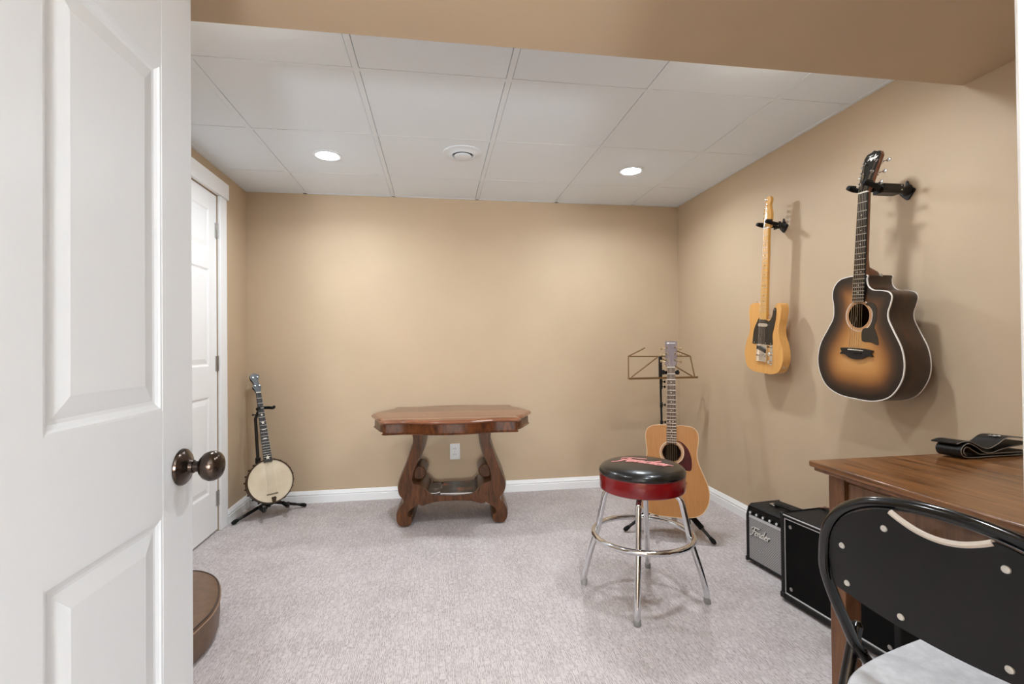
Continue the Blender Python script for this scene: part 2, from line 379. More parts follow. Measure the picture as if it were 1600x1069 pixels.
# ceiling fittings
def downlight(loc, label, watts, group, R=.058):
    t = thing('recessed_light', label, 'light', loc, group=group)
    MB().lathe([(R+.004, 0), (R+.022, 0), (R+.022, -.003), (R+.012, -.006), (R, -.004), (R-.002, .0), (R+.004, 0)], (0, 0, 0), (0, 0, 1), 40).build('trim_ring', M_grid, t)
    MB().lathe([(0, -.014), (R*.5, -.0125), (R*.8, -.0085), (R*.95, -.0035), (R, 0), (0, 0)], (0, 0, 0), (0, 0, 1), 40).build('lens', emit('lamp_lens', (238, 247, 255), 110), t)
    ld = bpy.data.lights.new('lamp', 'AREA'); ld.shape = 'DISK'; ld.size = R*1.7; ld.energy = watts; ld.color = (.88, .945, 1); ld.spread = math.radians(158 if loc[2] > 2.1 else 172)
    lo = bpy.data.objects.new('lamp', ld); COL.objects.link(lo); lo.parent = t; lo.location = (0, 0, -.018)
    return t
downlight((-.609, 2.90, CZ+.001), 'glowing recessed ceiling light above the banjo side of the room', LAMP_W, 'recessed room lights')
downlight((1.216, 2.917, CZ+.001), 'glowing recessed ceiling light nearest the guitars on the wall', LAMP_W, 'recessed room lights')
downlight((-.609, 1.66, CZ+.001), 'recessed ceiling light hidden by the bulkhead on the banjo side', LAMP_W*.6, 'recessed room lights')
downlight((1.216, 1.66, CZ+.001), 'recessed ceiling light hidden by the bulkhead on the guitar side', LAMP_W*.6, 'recessed room lights')
downlight((.72, .90, SOF_Z), 'recessed light in the bulkhead above the doorway', SOFFIT_W, 'recessed room lights')
t = thing('air_diffuser', 'round white air diffuser in the ceiling between the two lights', 'vent', (.152, 2.773, CZ+.001))
MB().lathe([(.060, .0), (.112, .0), (.112, -.004), (.100, -.006), (.084, -.007), (.070, -.014), (.064, -.017), (.060, -.014), (.060, .0)], (0, 0, 0), (0, 0, 1), 48).build('ring', M_grid, t)
MB().lathe([(0, -.024), (.040, -.0245), (.047, -.022), (.049, -.018), (.047, -.014), (0, -.014)], (0, 0, 0), (0, 0, 1), 48).build('plug', M_grid, t)
MB().lathe([(0, -.002), (.058, -.002), (.058, -.001), (0, -.001)], (0, 0, 0), (0, 0, 1), 32).build('throat', M_black, t)
MB().lathe([(.006, -.013), (.006, -.001)], (0, 0, 0), (0, 0, 1), 12).build('stem', M_black, t)
t = thing('hallway_fill_lamp', 'white globe fill lamp added out of view in the hallway behind the camera', 'lamp', (-.05, HALL_Y+.22, .70))  # invented lamp, added to fill the ceiling and back wall
MB().lathe([(.07, 0), (.07, .015), (.025, .03), (.018, .06), (.045, .13), (.05, .18), (.03, .24), (.008, .26), (.008, .34)], (0, 0, 0), (0, 0, 1), 28).build('base', M_white, t)
GR = .14
MB().lathe([(.02, -GR*.99)]+[(GR*math.sin(PI*k/16), -GR*math.cos(PI*k/16)) for k in range(1, 16)]+[(0, GR)], (0, 0, .34+GR*.9), (0, 0, 1), 32).build('globe', emit('fill_lamp_globe', (238, 247, 255), HALL_FILL_W/(PI*4*PI*GR*GR)), t)
t = thing('console_table', 'narrow white console table added under the unseen hallway fill lamp', 'table', (-.05, HALL_Y+.2, 0))  # invented stand for the added fill lamp
MB().box(-.45, .45, -.16, .16, .675, .70).build('tabletop', M_white, t, bevel=.004)
for x in (-.42, .42):
    for y in (-.13, .13): MB().box(x-.02, x+.02, y-.02, y+.02, 0, .675).build('leg', M_white, t, bevel=.003)

# wall outlet
t = thing('wall_outlet', 'white duplex wall outlet on the back wall under the table', 'outlet', (.122, BY, .319))
MB().box(-.036, .036, -.006, 0, -.058, .058).build('plate', M_white, t, bevel=.004)
for z in (-.021, .021):
    r = MB().box(-.0165, .0165, -.0085, -.004, z-.014, z+.014).build('receptacle', M_white, t, bevel=.003)
    MB().box(-.008, -.0055, -.0088, -.007, z-.003, z+.007).box(.0055, .008, -.0088, -.007, z-.003, z+.006).build('slot', M_blackp, r)
MB().lathe([(0, 0), (.003, 0), (.003, .001), (0, .0015)], (0, -.006, 0), (0, -1, 0), 10).build('screw', M_nickel, t)

# ================================================================== GUITARS
# local frame of every instrument: x = viewer's right, z = up, front face looks towards -y, origin = bottom of the body at the plane of the top (y=0)
def plate(mb, outline, y, hole=None, step=.012, edge=None, mi=0):
    """flat face with interior points (so that an edge-distance attribute can be stored) at depth y"""
    n = len(outline); pts = [Vector((p[0], p[1])) for p in outline]; ed = [(i, (i+1) % n) for i in range(n)]
    if hole:
        h = circ(hole[0], hole[1], 40); o = len(pts); pts += [Vector(p) for p in h]; ed += [(o+i, o+(i+1) % len(h)) for i in range(len(h))]
    xs = [p[0] for p in outline]; zs = [p[1] for p in outline]
    def inside(x, z):
        c = False
        for i in range(n):
            a, b = outline[i], outline[i-1]
            if (a[1] > z) != (b[1] > z) and x < (b[0]-a[0])*(z-a[1])/(b[1]-a[1])+a[0]: c = not c
        return c
    def dist(x, z):
        best = 9
        for i in range(n):
            a, b = outline[i], outline[i-1]; dx, dz = b[0]-a[0], b[1]-a[1]; L = dx*dx+dz*dz
            t = 0 if L < 1e-12 else max(0, min(1, ((x-a[0])*dx+(z-a[1])*dz)/L))
            best = min(best, math.hypot(x-a[0]-t*dx, z-a[1]-t*dz))
        return best
    x = min(xs)+step*.5
    while x < max(xs):
        z = min(zs)+step*.5
        while z < max(zs):
            if inside(x, z) and dist(x, z) > step*.4 and not (hole and math.hypot(x-hole[0][0], z-hole[0][1]) < hole[1]+step*.4): pts.append(Vector((x, z)))
            z += step
        x += step
    r = delaunay_2d_cdt(pts, ed, [], 1, 1e-6)
    V, F = r[0], r[2]
    if hole: F = [f for f in F if math.hypot(sum(V[i].x for i in f)/len(f)-hole[0][0], sum(V[i].y for i in f)/len(f)-hole[0][1]) > hole[1]*.97]
    mb.add([(v.x, y, v.y) for v in V], F, mi)
    return [dist(v.x, v.y) for v in V]
def edge_attr(o, outline):
    n = len(outline); at = o.data.attributes.new('edge', 'FLOAT', 'POINT')
    for k, v in enumerate(o.data.vertices):
        best = 9
        for i in range(n):
            a, b = outline[i], outline[i-1]; dx, dz = b[0]-a[0], b[1]-a[1]; L = dx*dx+dz*dz
            t = 0 if L < 1e-12 else max(0, min(1, ((v.co.x-a[0])*dx+(v.co.z-a[1])*dz)/L))
            best = min(best, math.hypot(v.co.x-a[0]-t*dx, v.co.z-a[1]-t*dz))
        at.data[k].value = best
def sunburst():
    m, nt, b = nodes_of('sunburst_spruce')
    a = nt.nodes.new('ShaderNodeAttribute'); a.attribute_name = 'edge'
    r = nt.nodes.new('ShaderNodeValToRGB'); e = r.color_ramp.elements
    e[0].position = 0; e[0].color = lin((28, 18, 15)); e[1].position = 1; e[1].color = lin((196, 144, 86))
    for p, c in ((.14, (30, 19, 14)), (.32, (76, 46, 25)), (.52, (142, 92, 46)), (.76, (184, 128, 70))): x = e.new(p); x.color = lin(c)
    mr = nt.nodes.new('ShaderNodeMapRange'); mr.inputs[2].default_value = .15; nt.links.new(a.outputs['Fac'], mr.inputs[0]); nt.links.new(mr.outputs[0], r.inputs[0])
    nt.links.new(r.outputs[0], b.inputs['Base Color']); b.inputs['Roughness'].default_value = .32
    b.inputs['Coat Weight'].default_value = .25
    return m
M_burst = sunburst()
M_side = wood('sunburst_side', (24, 13, 7), (70, 39, 15), (1, 4, 1), .35, .12, ws=4)
M_spruce = wood('aged_spruce', (178, 118, 60), (194, 134, 74), (30, 1, 1.2), .4, .2, ws=5)
M_mahog = wood('mahogany', (104, 58, 34), (132, 78, 46), (10, 10, 1), .4, .2, ws=8)
M_natbody = wood('amber_guitar_side', (170, 112, 62), (190, 130, 76), (2, 8, 1), .35, .3, ws=6)
M_rose = wood('rosewood', (52, 32, 25), (104, 68, 55), (20, 20, 1.5), .45, .1, ws=7)
M_rosehead = wood('rosewood_head', (92, 76, 78), (120, 100, 100), (16, 16, 1), .4, .2, ws=8)
M_ebony = mat('ebony', (18, 16, 17), .4)
M_maple = wood('amber_maple', (206, 150, 70), (226, 172, 88), (12, 12, 1), .3, .5, ws=6)
M_butter = wood('butterscotch_ash', (212, 150, 78), (226, 170, 96), (14, 14, 1), .3, .5, ws=4)
M_gloss = mat('gloss_black', (7, 7, 7), .15, coat=.5)
M_white2 = mat('white_binding', (236, 232, 226), .3)
M_tort = mat('tortoise_red', (66, 6, 12), .35, var=.2, vscale=30, spec=.3)
M_tan = mat('rosette_tan', (196, 150, 110), .4)
M_guard = mat('dark_pickguard', (46, 38, 30), .35)

def body_parts(root, out, depth, m_top, m_side, binding, hole, bind_m=None, back_y=None):
    """sides + back, soundboard with hole, front and back binding"""
    n = len(out); by = depth
    mb = MB(); vs = []; fs = []
    prof = [(0.0004, .0015), (0, .004), (0, depth-.004), (.0015, depth-.001)]
    for ins, y in prof:
        q = offset_poly(out, ins) if ins else out; vs += [(p[0], y, p[1]) for p in q]
    for k in range(len(prof)-1):
        for i in range(n): fs.append((k*n+i, k*n+(i+1) % n, k*n+n+(i+1) % n, k*n+n+i))
    mb.add(vs, fs)
    tr = tessellate_polygon([[Vector((p[0], p[1], 0)) for p in out]]); o = (len(prof)-1)*n
    mb.f += [tuple(o+i for i in t) for t in tr]; mb.m += [0]*len(tr)
    mb.build('body', m_side, root, smooth=50)
    mb = MB(); plate(mb, offset_poly(out, .0015), 0, hole); sb = mb.build('soundboard', m_top, root); edge_attr(sb, out)
    if binding:
        for y0, y1, nm in ((-.0004, .0045, 'binding'), (depth-.0045, depth+.0004, 'binding')):
            a, b = offset_poly(out, -.0008), offset_poly(out, binding); vs = [(p[0], y0, p[1]) for p in a]+[(p[0], y0, p[1]) for p in b]+[(p[0], y1, p[1]) for p in a]+[(p[0], y1, p[1]) for p in b]
            fs = []
            for i in range(n):
                j = (i+1) % n; fs += [(i, j, n+j, n+i), (2*n+i, 3*n+i, 3*n+j, 2*n+j), (i, 2*n+i, 2*n+j, j), (n+i, n+j, 3*n+j, 3*n+i)]
            MB().add(vs, fs).build(nm, bind_m or M_white2, root, smooth=50)
    return sb
def ring(parent, name, c, r0, r1, y0, y1, m, seg=48):
    MB().lathe([(r0, 0), (r1, 0), (r1, y1-y0), (r0, y1-y0), (r0, 0)], (c[0], y1, c[1]), (0, -1, 0), seg).build(name, m, parent)
def neck_parts(root, znut, zend, wn, wb, m_neck, m_board, frets, scale, y_board, heel_z, heel_y, dots=(3, 5, 7, 9, 12, 15, 17), dot_m=None, nut_m=None, board_th=.006, neck_th=.020, heel_h=.07, dot_r=.0028, fret_w=.0013):
    """fingerboard with frets and dots, neck shaft behind it running into the heel"""
    yb = y_board
    def hw(z): return (wn+(wb-wn)*(znut-z)/(znut-zend))/2
    v = [(-hw(zend), zend), (hw(zend), zend), (hw(znut), znut), (-hw(znut), znut)]
    fb = MB().prism(v, yb, yb-board_th).build('fretboard', m_board, root, bevel=.001, bseg=1)
    for k in range(1, frets+1):
        z = znut-scale*(1-2**(-k/12))
        if z < zend+.002: break
        MB().box(-hw(z), hw(z), yb-board_th-.0011, yb-board_th+.0005, z-fret_w, z+fret_w).build('fret', M_fret, fb)
        if k in dots:
            z2 = (z+znut-scale*(1-2**(-(k-1)/12)))/2
            for dx in ((-.009, .009) if k == 12 else (0,)):
                MB().lathe([(0, 0), (dot_r, 0), (dot_r, .0006), (0, .0006)], (dx, yb-board_th+.0002, z2), (0, -1, 0), 12).build('inlay_dot', dot_m or M_ivory, fb)
    MB().box(-wn/2, wn/2, yb-board_th-.002, yb, znut, znut+.005).build('nut', nut_m or M_ivory, root)
    # neck shaft: D profile swept
    vs = []; fs = []; K = 10
    stations = [(znut+.004, neck_th, 1), (znut-.05, neck_th, 1), ((znut+heel_z)/2, neck_th+.0015, 1), (heel_z+heel_h, neck_th+.003, 1), (heel_z+heel_h*.45, neck_th+.012, .95), (heel_z+.016, heel_y*.8, .8), (heel_z-.001, heel_y, .7)]
    for z, t, q in stations:
        h = hw(z)
        for k in range(K+1):
            a = PI*k/K; vs.append((-h*math.cos(a)*(1 if k in (0, K) else (q+(1-q)*(1-math.sin(a)))), yb+t*math.sin(a)**.8, z))
    for s in range(len(stations)-1):
        for k in range(K): fs.append((s*(K+1)+k, s*(K+1)+k+1, (s+1)*(K+1)+k+1, (s+1)*(K+1)+k))
        fs.append((s*(K+1)+K, s*(K+1), (s+1)*(K+1), (s+1)*(K+1)+K))
    fs += [tuple(range(K+1)), tuple((len(stations)-1)*(K+1)+k for k in range(K+1))]
    MB().add(vs, fs).build('neck', m_neck, root, smooth=40)
    return hw
def strings(root, n, hw, znut, zsad, y_n, y_s, sp_n, sp_s, m, head=None, r=.0005):
    for k in range(n):
        u = k/(n-1)-.5
        p = [(u*sp_s, y_s, zsad), (u*sp_n, y_n, znut+.002)]
        if head: p.append(head[k])
        MB().tube(p, r*(1.15-.12*k), 5).build('string', m, root)
def headstock(root, out, z0, tilt, th, m_face, m_back, y0):
    """headstock: outline (x, dz); tilted back by angle about the nut"""
    h = bpy.data.objects.new('tmp', None)
    mx = Matrix.Translation((0, y0, z0)) @ Matrix.Rotation(-tilt, 4, 'X')
    mb = MB().prism(out, 0, th); mb.v = [tuple(mx @ Vector(v)) for v in mb.v]
    hs = mb.build('headstock', m_back, root, bevel=.0015)
    mb = MB().prism(offset_poly(out, .0008), -.0012, .0002); mb.v = [tuple(mx @ Vector(v)) for v in mb.v]
    mb.build('headplate', m_face, hs)
    bpy.data.objects.remove(h)
    return hs, mx
def tuner(parent, mx, x, z, side, m_metal, m_btn, th, btn=(.009, .006)):
    mb = MB().lathe([(.0055, -.001), (.0055, -.003), (.003, -.0035), (.003, -.011), (.0036, -.0115), (.0036, -.013), (0, -.0135)], (x, 0, z), (0, 1, 0), 12)
    mb.box(x-.007, x+.007, th, th+.008, z-.008, z+.008).tube([(x, th+.005, z), (x+side*.026, th+.005, z)], .002, 8)
    mb.v = [tuple(mx @ Vector(v)) for v in mb.v]; o = mb.build('tuning_machine', m_metal, parent)
    bx = x+side*.032
    mb = MB().lathe([(.002, -.007), (btn[0], -.003), (btn[0]+.001, 0), (btn[0], .003), (.002, .007)], (bx, th+.005, z), (0, 0, 1), 14)
    mb.v = [tuple(mx @ (Vector((bx+(v[0]-bx)*1.0, th+.005+(v[1]-th-.005)*.45, z+(v[2]-z)*1.2)))) for v in mb.v]
    mb.build('button', m_btn, o)
    return mx @ Vector((x, -.006, z))

# ---- sunburst cutaway acoustic on the right wall
LH = [(0, 0), (-.085, .005), (-.155, .035), (-.196, .095), (-.2065, .155), (-.193, .220), (-.155, .285), (-.130, .332), (-.131, .385), (-.140, .425), (-.132, .465), (-.102, .494), (-.055, .504), (-.028, .505)]
RHc = [(.0285, .505), (.030, .487), (.037, .462), (.060, .445), (.098, .441), (.128, .434), (.142, .416), (.138, .388), (.129, .355), (.134, .325), (.158, .282), (.193, .220), (.2065, .155), (.196, .095), (.155, .035), (.085, .005)]
gs = cr(LH+RHc, 7, True); gs = [(p.x, p.y) for p in gs]
ac = thing('acoustic_guitar', 'sunburst cutaway acoustic guitar hanging on the right wall', 'guitar', (1.700, 1.777, .862), (0, math.radians(4.2), -PI/2))
hole = ((0, .342), .050)
body_parts(ac, gs, .117, M_burst, M_side, .0024, hole)
ring(ac, 'rosette', hole[0], .0555, .0600, -.0006, .0004, M_tan); ring(ac, 'rosette', hole[0], .0620, .0638, -.0006, .0004, M_white2); ring(ac, 'rosette', hole[0], .0500, .0530, -.0006, .0004, M_tan)
pg = cr([(.030, .388), (.052, .376), (.064, .350), (.060, .318), (.050, .296), (.022, .288), (.018, .255), (.026, .238), (.062, .236), (.094, .228), (.094, .250), (.082, .280), (.074, .300), (.082, .330), (.080, .372), (.066, .392), (.045, .396)], 5, True)
MB().prism([(p.x, p.y) for p in pg], -.0011, .0003).build('pickguard', M_guard, ac)
bo = cr([(-.076, .205), (-.030, .209), (.030, .209), (.076, .205), (.070, .192), (.078, .180), (.055, .180), (.030, .168), (0, .164), (-.030, .168), (-.055, .180), (-.078, .180), (-.070, .192)], 4, True)
br = MB().prism([(p.x, p.y) for p in bo], -.0085, .0003).build('bridge', M_ebony, ac, bevel=.002)
MB().box(-.036, .036, -.0115, -.006, .2005, .2035).build('saddle', M_ivory, br)
for k in range(6): MB().lathe([(.0025, 0), (.003, .002), (.002, .004), (0, .0045)], ((k-2.5)*.0105, -.0085, .190), (0, -1, 0), 10).build('bridge_pin', M_ebony, br)
hw = neck_parts(ac, .833, .397, .0445, .0565, M_mahog, M_ebony, 20, .648, -.002, .505, .095, board_th=.0065)
ho = [(-.0222, .004), (-.028, .03), (-.033, .09), (-.0385, .150), (-.030, .166), (-.012, .170), (0, .176), (.012, .170), (.030, .166), (.0385, .150), (.033, .09), (.028, .03), (.0222, .004)]
hs, mx = headstock(ac, ho, .833, math.radians(15), .015, M_gloss, M_mahog, -.0085)
pk = {}
for i, z in enumerate((.038, .082, .126)):
    for sd in (-1, 1): pk[(sd, i)] = tuner(hs, mx, sd*(.020+.0035*i), z, sd, M_chrome, M_chrome, .015)
heads = [pk[(-1, 0)], pk[(-1, 1)], pk[(-1, 2)], pk[(1, 2)], pk[(1, 1)], pk[(1, 0)]]
strings(ac, 6, hw, .833, .202, -.0115, -.0120, .036, .054, M_string, heads, .0008)
mb = MB(); script(mb, 'Taylor', .017, .0011, lambda u, v, t: mx @ Vector((-.021+u, -.0012-t, .138+v)), .0006); mb.build('logo', M_white2, hs)
MB().lathe([(.007, 0), (.005, .004), (.004, .008), (.0075, .011), (.006, .014), (0, .0145)], (0, .058, .002), (0, 0, -1), 14).build('strap_button', M_nickel, ac)
MB().lathe([(.007, 0), (.005, .004), (.004, .008), (.0075, .011), (.006, .014), (0, .0145)], (.022, .062, .500), (1, 0, .5), 14).build('strap_button', M_nickel, ac)

# ---- butterscotch single-cut electric on the right wall
LT = [(0, 0), (-.075, .002), (-.130, .022), (-.157, .070), (-.161, .115), (-.148, .168), (-.126, .215), (-.120, .250), (-.128, .300), (-.134, .345), (-.124, .378), (-.095, .391), (-.060, .392), (-.031, .388)]
RT = [(-.029, .312), (.029, .300), (.046, .298), (.064, .312), (.077, .345), (.090, .376), (.106, .389), (.124, .384), (.133, .360), (.130, .310), (.120, .262), (.123, .218), (.146, .168), (.161, .115), (.157, .070), (.130, .022), (.075, .002)]
def sharp(L, n): return [(p.x, p.y) for p in cr(L, n)]
to = sharp([(0, 0)]+LT[1:], 6)+sharp([RT[0], RT[1]], 2)[0:1]+sharp(RT[1:]+[(0, 0)], 6)[:-1]
el = thing('electric_guitar', 'amber solid-body electric guitar with black pickguard on the right wall', 'guitar', (1.797, 2.492, .930), (0, math.radians(4.4), -PI/2))
mb = MB().prism(to, 0, .045); mb.build('body', M_butter, el, bevel=.006, bseg=3)
pg = cr([(-.029, .312), (-.058, .282), (-.082, .235), (-.090, .170), (-.086, .160), (-.030, .160), (.040, .160), (.072, .160), (.078, .172), (.074, .215), (.084, .255), (.094, .300), (.098, .350), (.088, .364), (.076, .350), (.068, .318), (.050, .294), (.030, .292)], 4, True)
PG = MB().prism([(p.x, p.y) for p in pg], -.0025, .0005).build('pickguard', M_gloss, el)
for x, z in ((-.074, .167), (.064, .167), (.088, .352), (.022, .168)): MB().lathe([(0, 0), (.0035, 0), (.003, .0012), (0, .0015)], (x, -.0025, z), (0, -1, 0), 10).build('screw', M_nickel, PG)
MB().prism([(p.x, p.y) for p in cr([(-.034, .276), (0, .277), (.034, .276), (.040, .268), (.034, .260), (0, .259), (-.034, .260), (-.040, .268)], 3, True)], -.008, 0).build('neck_pickup', M_chrome, el, bevel=.002)
bp = MB().box(-.042, .042, -.002, .0005, .066, .160).box(-.042, -.0405, -.011, 0, .066, .158).box(.0405, .042, -.011, 0, .066, .158).box(-.042, .042, -.011, 0, .0655, .067).build('bridge_plate', M_chrome, el)
mxp = Matrix.Translation((0, 0, .132)) @ Matrix.Rotation(math.radians(16), 4, 'Y')
MB().box(-.034, .034, -.010, -.001, -.011, .011, 0, mxp).build('bridge_pickup', M_black, bp, bevel=.003)
for x in (-.022, 0, .022): MB().tube([(x-.010, -.009, .096), (x+.010, -.009, .096)], .0045, 10).build('saddle', M_chrome, bp)
cp = MB().prism([(p.x, p.y) for p in cr([(.060, .165), (.075, .165), (.079, .155), (.079, .060), (.070, .052), (.061, .060), (.060, .150)], 3, True)], -.0016, .0005).build('control_plate', M_chrome, el)
for z in (.112, .068): MB().lathe([(.0095, 0), (.0095, .014), (.0085, .0155), (0, .016)], (.069, -.0016, z), (0, -1, 0), 20).build('control_knob', M_chrome, cp)
MB().tube([(.069, -.001, .146), (.066, -.014, .150)], .0016, 8).lathe([(0, 0), (.004, .001), (.0045, .006), (.003, .010), (0, .010)], (.066, -.013, .150), (0, -1, .2), 10).build('pickup_switch', M_blackp, cp)
MB().lathe([(.0, 0), (.013, 0), (.012, .002), (.007, .003), (.006, -.001), (0, -.001)], (.1475, .024, .052), (.96, 0, -.28), 20).build('output_jack', M_chrome, el)
hw = neck_parts(el, .798, .298, .042, .056, M_maple, M_maple, 21, .648, -.002, .300, .021, dot_m=M_ebony, board_th=.006, neck_th=.018, heel_h=.04, dot_r=.0032, fret_w=.0009)
ho = [(p.x, p.y) for p in cr([(-.021, .004), (-.030, .022), (-.036, .034), (-.034, .060), (-.029, .105), (-.023, .150), (-.014, .168), (.002, .175), (.016, .168), (.021, .154), (.017, .138), (.013, .126), (.017, .108), (.024, .085), (.026, .060), (.024, .030), (.021, .004)], 4)]
hs, mx = headstock(el, ho, .798, 0, .0145, M_maple, M_maple, .001)
hp = []
for i in range(6): hp.append(tuner(hs, mx, -.022+.0022*i, .032+.0245*i, -1, M_chrome, M_chrome, .0145, (.0075, .005)))
strings(el, 6, hw, .798, .094, -.0105, -.012, .035, .052, M_steel, hp, .0004)
MB().lathe([(0, 0), (.0035, 0), (.003, .002), (0, .002)], (.006, -.0002, .105), (0, -1, 0), 10).build('string_tree', M_black, hs)
for o_, d_ in (((0, .022, .001), (0, 0, -1)), ((-.095, .022, .390), (-.2, 0, 1))): MB().lathe([(.006, 0), (.004, .004), (.0035, .007), (.0065, .010), (0, .011)], o_, d_, 12).build('strap_button', M_chrome, el)

# ---- wall hangers
def hanger(y, z, xneck, label, nw):
    """wall flange at (RX, y, z); yoke closes round the neck at depth xneck"""
    t = thing('guitar_hanger', label, 'hanger', (RX, y, z), (0, 0, -PI/2), group='wall guitar hangers')
    L = RX-xneck                              # local -y points into the room
    fl = [(p.x, p.y) for p in cr([(0, .040), (.014, .012), (.034, -.004), (.022, -.022), (0, -.040), (-.022, -.022), (-.034, -.004), (-.014, .012)], 4, True)]
    MB().prism(fl, -.006, 0).build('wall_flange', M_black, t, bevel=.002)
    MB().lathe([(.024, .004), (.016, .016), (.010, .030), (.0085, .045), (.010, .052)], (0, 0, 0), (0, -1, 0), 20).build('arm', M_black, t)
    bl = MB().prism([(-.026, -.019), (.020, -.019), (.028, -.010), (.028, .016), (-.018, .019), (-.026, .014)], -.048, -L+.062).build('block', M_blackp, t, bevel=.003)
    for zz in (-.008, .009): MB().lathe([(0, 0), (.0035, 0), (.003, .0015), (0, .002)], (.028, -.060, zz), (1, 0, 0), 10).build('screw', M_nickel, bl)
    w = nw/2+.012
    MB().tube(cr([(-w, -L-.040, .012), (-w-.002, -L-.01, .004), (-w+.006, -L+.030, .0), (0, -L+.052, 0), (w-.006, -L+.030, .0), (w+.002, -L-.01, .004), (w, -L-.040, .012)], 6), .0095, 12).build('yoke', M_rubber, t)
    MB().box(-w-.008, -w+.002, -L-.036, -L-.002, .004, .022).build('lock_gate', M_blackp, t, bevel=.003)
    MB().box(w-.002, w+.008, -L-.036, -L-.002, .004, .022).build('lock_gate', M_blackp, t, bevel=.003)
    return t
hanger(1.716, 1.712, 1.700, 'black wall hanger holding the sunburst acoustic guitar', .048)
hanger(2.434, 1.745, 1.803, 'black wall hanger holding the amber electric guitar', .046)

# ---- natural dreadnought on a floor stand
DL = [(0, 0), (-.085, .003), (-.150, .024), (-.187, .075), (-.198, .130), (-.190, .185), (-.164, .250), (-.143, .305), (-.137, .350), (-.142, .400), (-.146, .440), (-.138, .478), (-.112, .500), (-.070, .507), (-.028, .508)]
do = DL+[(-x, z) for x, z in reversed(DL[1:])]
do = [(p.x, p.y) for p in cr(do, 6, True)]
GX, GY, GROT = 1.283, 2.560, math.radians(-27)
lean = math.radians(-12)
dg = thing('acoustic_guitar', 'natural honey-coloured acoustic guitar with dark red pickguard on a floor stand', 'guitar', (GX, GY, .132), (lean, math.radians(.3), GROT))
hole = ((0, .352), .050)
body_parts(dg, do, .110, M_spruce, M_natbody, .003, hole, mat('cream_binding', (222, 196, 158), .4))
MB().prism(offset_poly(do, .006), .100, .104).build('inner_shade_back', mat('inside_shade_mahogany', (58, 36, 24), .8), dg)  # added sheet; its dark brown paints in the shade inside the sound hole
ring(dg, 'rosette', hole[0], .053, .063, -.0005, .0004, M_tan); ring(dg, 'rosette', hole[0], .063, .0655, -.0006, .0004, M_ivory); ring(dg, 'rosette', hole[0], .0500, .0530, -.0006, .0004, mat('rosette_brown', (110, 76, 52), .4))
pg = cr([(.026, .420), (.050, .406), (.066, .380), (.068, .345), (.058, .315), (.040, .298), (.030, .280), (.060, .262), (.100, .258), (.108, .290), (.104, .335), (.086, .380), (.055, .412)], 5, True)
MB().prism([(p.x, p.y) for p in pg], -.0011, .0003).build('pickguard', M_tort, dg)
bo = [(-.078, .196), (-.04, .200), (.04, .200), (.078, .196), (.078, .182), (.04, .176), (.02, .168), (-.02, .168), (-.04, .176), (-.078, .182)]
br = MB().prism(bo, -.008, .0003).build('bridge', M_rose, dg, bevel=.002)
MB().box(-.036, .036, -.011, -.006, .194, .197).build('saddle', M_ivory, br)
hw = neck_parts(dg, .842, .402, .0445, .056, M_mahog, M_rose, 20, .648, -.002, .508, .090, board_th=.0065)
ho = [(-.0222, .004), (-.032, .024), (-.0345, .150), (-.0345, .172), (.0345, .172), (.0345, .150), (.032, .024), (.0222, .004)]
hs, mx = headstock(dg, ho, .842, math.radians(13), .015, M_rosehead, M_mahog, -.0085)
pk = {}
for i, z in enumerate((.048, .090, .132)):
    for sd in (-1, 1): pk[(sd, i)] = tuner(hs, mx, sd*.024, z, sd, mat('aged_brass', (140, 118, 84), .35, .8), mat('aged_brass', (140, 118, 84)), .015, (.006, .005))
heads = [pk[(-1, 0)], pk[(-1, 1)], pk[(-1, 2)], pk[(1, 2)], pk[(1, 1)], pk[(1, 0)]]
strings(dg, 6, hw, .842, .195, -.0115, -.0115, .036, .054, M_string, heads, .0008)
mb = MB().prism([(-.025, .155), (-.012, .155), (-.010, .163), (-.022, .163)], -.0018, -.001)
for k in range(6): mb.prism([(-.008+k*.0055, .156), (-.0042+k*.0055, .156), (-.0038+k*.0055, .161), (-.0076+k*.0055, .161)], -.0018, -.001)
mb.v = [tuple(mx @ Vector(v)) for v in mb.v]; mb.build('headstock_mark', M_white2, hs)

# ================================================================== STANDS
def fl(x0, y0, rz):
    """local -> world helper for a floor thing"""
    c, s_ = math.cos(rz), math.sin(rz)
    return lambda x, y: (x0+c*x-s_*y, y0+s_*x+c*y)
